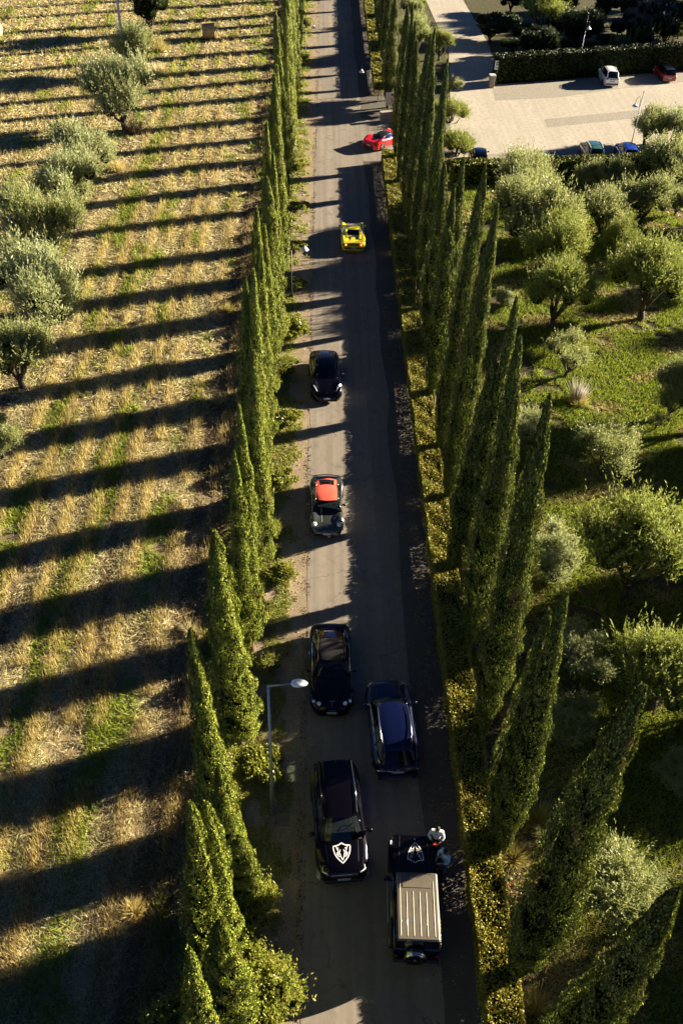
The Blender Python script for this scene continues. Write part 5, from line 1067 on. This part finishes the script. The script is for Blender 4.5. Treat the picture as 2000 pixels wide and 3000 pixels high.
c.box('roof_spoiler', (0, -1.62, 1.38), (1.1, .2, .04), M['trim'], .01)
c = parked('small black car parked at the left end of the front hedge', 'black_small_car', (1399, 432), (1406, 470), 1.0, .9, 3.7, 1.65, 1.5, blk, glass=M['glassdark'])
for sx in (-1, 1): c.box('taillight', (sx*.55, -1.85, .8), (.16, .05, .2), M['taillamp'], .02); mb = MB(); mb.tube([(sx*.55, .2, 1.46), (sx*.57, -.5, 1.54), (sx*.53, -1.2, 1.47)], .02, 6); mb.build('roof_rail', M['chrome'], c.t)
c.patch('sunroof', [(-.42, .1), (.42, .1), (.4, -.9), (-.4, -.9)], M['glassopq'], .004, c.rbvh)
c = parked('beige car with a green glass roof parked at the front hedge', 'beige_car', (1722, 402), (1748, 462), 1.2, .9, 4.3, 1.82, 1.62, paint('beige_paint', (.4, .33, .25), .3), roof_m=mat('green_glass_roof', (.05, .13, .11), .08, coat=1))
for sx in (-1, 1): mb = MB(); mb.tube([(sx*.6, .25, 1.57), (sx*.62, -.6, 1.66), (sx*.58, -1.5, 1.57)], .028, 6); mb.build('roof_rail', M['lampwhite'], c.t); c.box('taillight', (sx*.62, -2.15, .9), (.16, .05, .26), M['taillamp'], .02)
c = parked('blue car parked behind the hook-armed lamp', 'blue_car', (1826, 402), (1850, 462), 1.2, .9, 4.1, 1.78, 1.5, paint('blue_paint', (.03, .07, .42), .3), roof_m=paint('bright_blue_paint', (.03, .08, .5), .3))
for sx in (-1, 1): c.box('taillight', (sx*.58, -2.05, .85), (.2, .05, .18), M['taillamp'], .02)
# -- boxy off-roader with emblem on the bonnet
def offroader():
    A = at(1241, 2743, 1.93); B = at(1228, 2556, 1.93); fw = Vector((.02, 1, 0)).normalized(); ctr = Vector((3.80, 14.72, 0))
    t = thing('boxy_offroader', 'boxy black off-roader with ribbed roof, spare wheel and white stag emblem', 'off-road car', ctr, R_(-2.2))
    b = MB(); b.box((0, -.42, .82), (1.62, 3.3, .82), bev=.05); b.build('body', blk, t)
    ho = MB(); ho.add([(-.8, 1.2, .5), (.8, 1.2, .5), (.8, 1.2, 1.2), (-.8, 1.2, 1.2), (-.74, 2.16, .5), (.74, 2.16, .5), (.74, 2.16, 1.1), (-.74, 2.16, 1.1)], [(0, 1, 2, 3), (7, 6, 5, 4), (3, 2, 6, 7), (0, 3, 7, 4), (1, 5, 6, 2)]); hood = ho.build('bonnet', blk, t)
    up = MB(); up.add([(-.72, 1.18, 1.2), (.72, 1.18, 1.2), (.76, -2.02, 1.2), (-.76, -2.02, 1.2), (-.66, .92, 1.86), (.66, .92, 1.86), (.69, -1.97, 1.86), (-.69, -1.97, 1.86)], [(3, 2, 1, 0), (4, 5, 6, 7), (0, 1, 5, 4), (1, 2, 6, 5), (2, 3, 7, 6), (3, 0, 4, 7)]); up.build('cabin', blk, t)
    ws = MB(); ws.add([(-.66, 1.172, 1.24), (.66, 1.172, 1.24), (.6, .945, 1.82), (-.6, .945, 1.82)], [(0, 1, 2, 3)]); ws.build('windshield', M['glassopq'], t)
    rw = MB(); rw.add([(-.6, -2.03, 1.26), (.6, -2.03, 1.26), (.56, -1.985, 1.76), (-.56, -1.985, 1.76)], [(0, 1, 2, 3)]); rw.build('rear_window', M['glassopq'], t)
    for sx in (-1, 1):
        for y0, y1 in ((.95, .2), (.1, -.75), (-.85, -1.85)):
            s = MB(); xa = lambda y, z: sx*(.744-(z-1.2)*.1+.006+(.02 if y < 0 else 0)); s.add([(xa(y0, 1.28), y0+.1 if y0 > .9 else y0, 1.28), (xa(y1, 1.28), y1, 1.28), (xa(y1, 1.74), y1, 1.74), (xa(y0, 1.74), y0-.08 if y0 > .9 else y0, 1.74)], [(0, 1, 2, 3)]); s.build('side_window', M['glassopq'], t)
    M['roof_sheen'] = mat('sunlit_roof_sheen', (.135, .118, .088), .4, .1, coat=.25, var=.12, vscale=3)  # black roof coloured grey-olive for its sunlit sheen
    rf = MB(); rf.box((0, -.53, 1.90), (1.44, 3.02, .1), bev=.045); roof = rf.build('roof', M['roof_sheen'], t)
    sr = MB(); sr.box((-.02, .56, 1.951), (.98, .6, .012), bev=.004); sr.build('sunroof', M['roof_sheen'], t)
    gl = MB(); gl.tube([(-.52, .9, 1.953), (.48, .9, 1.953), (.48, .25, 1.953), (-.52, .25, 1.953), (-.52, .9, 1.953)], .007, 4); gl.build('sunroof_gap', M['trim'], t)
    for x, y0 in ((-.6, .7), (-.375, .1), (-.15, .1), (.08, .1), (.31, .08), (.56, .6)):
        r_ = MB(); r_.tube([(x, y0, 1.945), (x, y0-.04, 1.949), (x, -1.86, 1.949), (x, -1.9, 1.945)], .012, 6); r_.build('roof_rib', M['ribpaint'], t, True)
    gt = MB()
    gt.tube([(.715, .95, 1.89), (.725, -2.03, 1.89), (-.725, -2.03, 1.89)], .016, 6); gt.build('rain_gutter', M['ribpaint'], t, True)
    for sx in (-1, 1):
        f_ = MB(); f_.box((sx*.82, 1.5, .93), (.2, 1.1, .2), bev=.06); f_.build('fender', blk, t)
        f_ = MB(); f_.box((sx*.84, -1.3, .8), (.12, 1.0, .2), bev=.05); f_.build('rear_fender', M['trim'], t)
        i_ = MB(); i_.box((sx*.8, 1.86, 1.06), (.13, .18, .08), bev=.02); i_.build('turn_signal', M['lampwhite'] if sx < 0 else M['litamber'], t)
        st = MB(); st.tube([(sx*.9, .75, .4), (sx*.92, .65, .36), (sx*.92, -.7, .36), (sx*.9, -.8, .4)], .035, 8); st.build('side_step', M['galv'], t, True)
        tr = MB(); tr.box((sx*.822, -.35, .78), (.02, 2.3, .06), bev=.005); tr.build('side_strip', M['chrome'], t)
        mi = MB(); mi.tube([(sx*.74, .95, 1.25), (sx*.98, .98, 1.3)], .03, 6); mi.box((sx*1.02, .98, 1.38), (.2, .1, .26), bev=.03); mi.build('mirror', blk, t)
        hl = MB(); hl.disc((sx*.56, 2.17, .88), 'y', .13, 20, .06); hl.build('headlight', M['lamp'], t)
        tl = MB(); tl.box((sx*.7, -2.09, .72), (.16, .05, .24), bev=.01); tl.build('taillight', M['darktail'], t)
        for y in (.2, -.75): h = MB(); h.box((sx*.83, y, 1.08), (.03, .16, .04), bev=.01); h.build('door_handle', blk, t)
        for wy in (1.45, -1.3):
            w_ = MB(); G = []
            for q, rr in ((-.12, .26), (-.12, .36), (-.09, .39), (.09, .39), (.12, .36), (.12, .26)): G.append([(sx*.78+q, wy+rr*math.cos(2*math.pi*j/28), .39+rr*math.sin(2*math.pi*j/28)) for j in range(29)])
            w_.grid(G); wo = w_.build('wheel', M['tyre'], t, True); m = MB(); m.disc((sx*.84, wy, .39), 'x', .26, 24, .02, 1)
            for k in range(5): a = 2*math.pi*k/5; m.tube([(sx*.87, wy, .39), (sx*.87, wy+.25*math.cos(a), .39+.25*math.sin(a))], .03, 5)
            m.build('rim', [M['rim'], M['trim']], wo)
    bp = MB(); bp.box((0, 2.22, .55), (1.66, .2, .22), bev=.05); bp.build('front_bumper', M['trim'], t); bp = MB(); bp.box((0, -2.12, .5), (1.6, .14, .16), bev=.03); bp.build('rear_bumper', M['trim'], t)
    g_ = MB(); g_.box((0, 2.17, .86), (.8, .04, .28), bev=.01); g_.build('grille', M['trim'], t)
    sp = MB(); G = []
    for y, r_ in ((-2.06, .3), (-2.07, .37), (-2.1, .39), (-2.28, .39), (-2.31, .37)): G.append([(-.06+r_*math.cos(2*math.pi*j/32), y, .98+r_*math.sin(2*math.pi*j/32)) for j in range(33)])
    sp.grid(G); spo = sp.build('spare_wheel', M['chromecover'], t, True); cv = MB(); cv.disc((-.06, -2.315, .98), 'y', .37, 32, .03); cv.build('spare_cover', blk, spo); em = MB(); em.tube([(-.06+.05*math.cos(a), -2.335, .98+.05*math.sin(a)) for a in np.linspace(.3, 5.9, 12)], .009, 5); em.build('badge', M['chrome'], spo)
    for sx in (-1, 1): hh = MB(); hh.tube([(sx*.6, 1.15, 1.205), (sx*.5, 2.14, 1.115)], .008, 5); hh.build('bonnet_crease', M['trim'], t)
    for o in list(t.children):
        nm = o.name.split('.')[0]
        if nm in ('body', 'cabin', 'windshield', 'rear_window', 'side_window', 'roof', 'sunroof', 'sunroof_gap', 'roof_rib', 'rain_gutter', 'bonnet', 'bonnet_crease', 'door_handle', 'mirror', 'side_strip'):
            for v in o.data.vertices:
                y = v.co.y; v.co.y = -2.03+(y+2.03)*.783 if y < 1.2 else .5+(y-1.2)*1.73
            o.data.update()
    class H: pass
    h = H(); h.t = t; me = hood.data; h.bvh = BVHTree.FromPolygons([v.co for v in me.vertices], [tuple(p.vertices) for p in me.polygons]); h.ribbon = lambda *a, **k: Car.ribbon(h, *a, **k)
    # the emblem points forward: bowed base towards the windscreen, tip towards the nose
    T = lambda u, v: (.06+u*.7, 1.5+v*.8); mb = MB()
    strokes = [([(0, .46), (.12, .38), (.24, .24), (.33, .06), (.38, -.1), (.41, -.3), (.41, -.42), (.26, -.41), (.12, -.46), (-.04, -.54), (-.16, -.46), (-.28, -.41), (-.42, -.39), (-.4, -.24), (-.34, -.02), (-.22, .2), (-.1, .37)], .028, True), ([(0, .46), (.0, .46)], .03, False)]
    for k in (-1, 1):
        for p in ([(0, .33), (.04, .29), (.09, .14), (.08, .04), (.14, -.04)], [(.1, .16), (.18, .16), (.26, .04), (.25, -.06), (.13, .1)], [(.14, .1), (.22, .0)], [(.12, -.03), (.2, -.14), (.26, -.26), (.29, -.36)], [(.13, -.03), (.07, -.15)], [(.21, -.16), (.16, -.28)]): strokes.append(([(k*u, v) for u, v in p], .018, False))
    for p, wd, cl in strokes:
        if len(p) < 3 and p[0] == p[-1]: continue
        _, G = h.ribbon('e', [T(*q) for q in p], wd, M['emblem'], .005, closed=cl); mb.grid(G)
    mb.disc((.06, 2.0, 1.13), 'z', .025, 12, .01); mb.build('shield_emblem', M['emblem'], t)
M['ribpaint'] = mat('pale_rib_edge', (.3, .27, .2), .4, .2, coat=.3); M['litamber'] = mat('amber_lens', (.5, .06, .02), .2, coat=1); M['chromecover'] = mat('polished_cover', (.62, .68, .72), .12, 1.0)
offroader()
# ------------------------------------------------------------------ people
M['skin'] = mat('skin', (.42, .24, .16), .5); M['hair'] = mat('dark_hair', (.012, .009, .008), .7); M['beard'] = M['hair']
def skin_mesh(name, verts, edges, rad, m, sub=2):
    me = bpy.data.meshes.new(name); me.from_pydata(verts, edges, []); o = bpy.data.objects.new(name, me); COL.objects.link(o)
    md = o.modifiers.new('s', 'SKIN'); md.use_smooth_shade = True
    for i, r_ in enumerate(rad): me.skin_vertices[0].data[i].radius = (r_ if isinstance(r_, tuple) else (r_, r_))
    for d in me.skin_vertices[0].data: d.use_root = False
    me.skin_vertices[0].data[0].use_root = True
    sb = o.modifiers.new('u', 'SUBSURF'); sb.levels = sub; sb.render_levels = sub
    dg = bpy.context.evaluated_depsgraph_get(); me2 = bpy.data.meshes.new_from_object(o.evaluated_get(dg)); bpy.data.objects.remove(o); me2.materials.clear(); me2.materials.append(m)
    me2.polygons.foreach_set('use_smooth', [True]*len(me2.polygons)); return me2
def person(label, loc, rz, arms, shirt, trous, headturn=0.0, lean=0.0):
    t = thing('person', label, 'person', loc, rz)
    J = {'pelvis': (0, 0, .95), 'waist': (0, .0, 1.1), 'chest': (0, .01+lean*.5, 1.3), 'up': (0, .0+lean, 1.42), 'neck': (0, .01+lean, 1.5), 'head': (0, .03+lean*1.3, 1.58), 'top': (0, .02+lean*1.3, 1.66)}
    V = []; E = []; Rr = []; idx = {}
    def v(n, p, r_, par=None):
        idx[n] = len(V); V.append(p); Rr.append(r_)
        if par is not None: E.append((idx[par], idx[n]))
    v('pelvis', J['pelvis'], (.15, .1)); v('waist', J['waist'], (.14, .1), 'pelvis'); v('chest', J['chest'], (.155, .11), 'waist'); v('up', J['up'], (.12, .085), 'chest'); v('neck', J['neck'], .05, 'up'); v('head', J['head'], .07, 'neck'); v('top', J['top'], .075, 'head')
    for sx, nm in ((-1, 'l'), (1, 'r')):
        v('hip'+nm, (sx*.095, 0, .88), .085, 'pelvis'); v('knee'+nm, (sx*.11, .03, .5), .055, 'hip'+nm); v('calf'+nm, (sx*.115, .0, .35), .05, 'knee'+nm); v('ank'+nm, (sx*.12, -.02, .09), .035, 'calf'+nm); v('toe'+nm, (sx*.145, .14, .035), .035, 'ank'+nm)
        v('sh'+nm, (sx*.175, lean, 1.42), .055, 'up'); el, wr = arms[nm]; v('el'+nm, el, .038, 'sh'+nm); v('wr'+nm, wr, .025, 'el'+nm)
        d = (Vector(wr)-Vector(el)).normalized(); palm = Vector(wr)+d*.05; v('pm'+nm, tuple(palm), (.036, .018), 'wr'+nm); side = d.cross(Vector((0, 0, 1))); side = side.normalized() if side.length > .1 else Vector((1, 0, 0)); dn = side.cross(d).normalized(); dn = -dn if dn.z > 0 else dn
        for k, ln in enumerate((.07, .08, .075, .06)):
            b = palm+d*.035+side*(-.026+.0175*k); v('f%d%s' % (k, nm), tuple(b), .009, 'pm'+nm); v('g%d%s' % (k, nm), tuple(b+d*ln*.5+dn*.01), .008, 'f%d%s' % (k, nm)); v('h%d%s' % (k, nm), tuple(b+d*ln*.8+dn*.035), .0065, 'g%d%s' % (k, nm))
        b = palm-d*.015-side*.034; v('t0'+nm, tuple(b), .011, 'pm'+nm); v('t1'+nm, tuple(b+d*.035-side*.022+dn*.012), .009, 't0'+nm)
    body = skin_mesh('body', V, E, Rr, M['skin'], 2)
    hc = Vector(J['head'])+Vector((0, .01, .055)); ca, sa = math.cos(headturn), math.sin(headturn)
    hb = MB(); hb.ell(hc, (.077, .098, .125), 20, 16); 
    rot = lambda x, y, z: (hc.x+x*ca-y*sa, hc.y+x*sa+y*ca, hc.z+z)
    hb.ell(rot(0, .1, -.01), (.014, .022, .025), 8, 6); hb.ell(rot(0, .075, -.09), (.035, .03, .03), 10, 8)
    for sx in (-1, 1): hb.ell(rot(sx*.078, -.0, .0), (.014, .022, .034), 8, 6)
    hm = hb.mesh('h', M['skin'], True); bm = bmesh.new(); bm.from_mesh(body); bm.from_mesh(hm)
    for f in bm.faces: f.smooth = True
    bm.to_mesh(body); bm.free(); bo = link(bpy.data.objects.new('body', body), t)
    for sx in (-1, 1): e = MB(); e.ell(rot(sx*.03, .088, .012), (.011, .008, .007), 8, 6); e.build('eye', M['ink'], bo)
    mo = MB(); mo.box(rot(0, .1, -.055), (.045, .01, .012), rz=headturn); mo.build('mouth', mat('lips', (.25, .08, .07), .5), bo)
    hr = MB(); G = []
    for i in range(9):
        th = (i/8)*1.95; row = []
        for j in range(25):
            ph = 2*math.pi*j/24; fr = math.sin(ph); lim = th*(1.0 if fr < .3 else (1-.42*(fr-.3)/.7)); w_ = 1+.03*math.sin(ph*7+i)
            row.append(rot(.086*w_*math.sin(lim)*math.cos(ph), .108*w_*math.sin(lim)*math.sin(ph), .132*math.cos(lim)+.006))
        G.append(row)
    hr.grid(G); hr.build('hair', M['hair'], t, True)
    # clothes follow the body
    sv = [J['pelvis'], J['waist'], J['chest'], (0, lean, 1.43)]; se = [(0, 1), (1, 2), (2, 3)]; sr = [(.185, .13), (.17, .125), (.185, .135), (.13, .095)]
    for sx, nm in ((-1, 'l'), (1, 'r')):
        el, wr = arms[nm]; k = len(sv); sh_ = Vector((sx*.18, lean, 1.42)); sv += [tuple(sh_), tuple(sh_.lerp(Vector(el), .55)), tuple(el), tuple(Vector(el).lerp(Vector(wr), .55))]; se += [(3, k), (k, k+1), (k+1, k+2), (k+2, k+3)]; sr += [.085, .07, .062, .05]
    so_ = link(bpy.data.objects.new('shirt', skin_mesh('shirt', sv, se, sr, shirt, 2)), t)
    cl = MB()
    for sx in (-1, 1): cl.add([(sx*.015, .115+lean, 1.36), (sx*.055, .075+lean, 1.5), (sx*.1, .06+lean, 1.5), (sx*.085, .115+lean, 1.4)], [(0, 1, 2, 3)]); 
    cl.add([(-.085, -.03+lean, 1.5), (.085, -.03+lean, 1.5), (.09, -.075+lean, 1.46), (-.09, -.075+lean, 1.46)], [(0, 1, 2, 3)]); cl.build('collar', shirt, so_)
    tv = [(0, 0, 1.0), (0, 0, .93)]; te = [(0, 1)]; tr = [(.165, .115), (.165, .12)]
    for sx, nm in ((-1, 'l'), (1, 'r')): k = len(tv); tv += [(sx*.095, 0, .84), (sx*.11, .03, .5), (sx*.118, -.01, .14)]; te += [(1, k), (k, k+1), (k+1, k+2)]; tr += [.105, .085, .07]
    link(bpy.data.objects.new('trousers', skin_mesh('trousers', tv, te, tr, trous, 2)), t)
    for sx in (-1, 1): s = MB(); s.ell((sx*.132, .06, .045), (.05, .145, .05), 12, 8, rz=-sx*.12); s.build('shoe', M['trim'], t, True)
    return t
M['shirtw'] = mat('white_shirt', (.8, .84, .9), .8, var=.06, vscale=12); M['shirtb'] = mat('light_blue_shirt', (.42, .62, .85), .8, var=.1, vscale=12); M['trb'] = mat('black_trousers', (.01, .01, .012), .8); M['trg'] = mat('slate_trousers', (.16, .16, .22), .8)
P1 = at(1281, 2432, 1.5); P2 = at(1307, 2497, 1.5)
person('person in a white open-collar shirt and black trousers, hands together in front, facing the viewer', (P1.x, P1.y, 0), math.pi-.15, {'l': ((-.27, .1, 1.18), (-.1, .3, 1.08)), 'r': ((.3, .06, 1.16), (.08, .31, 1.06))}, M['shirtw'], M['trb'], -.5)
person('person in a light blue shirt and slate trousers standing nearer the hedge', (P2.x, P2.y, 0), math.pi/2+.5, {'l': ((-.27, .06, 1.16), (-.12, .32, 1.14)), 'r': ((.26, .1, 1.17), (.1, .34, 1.12))}, M['shirtb'], M['trg'], .2, .02)
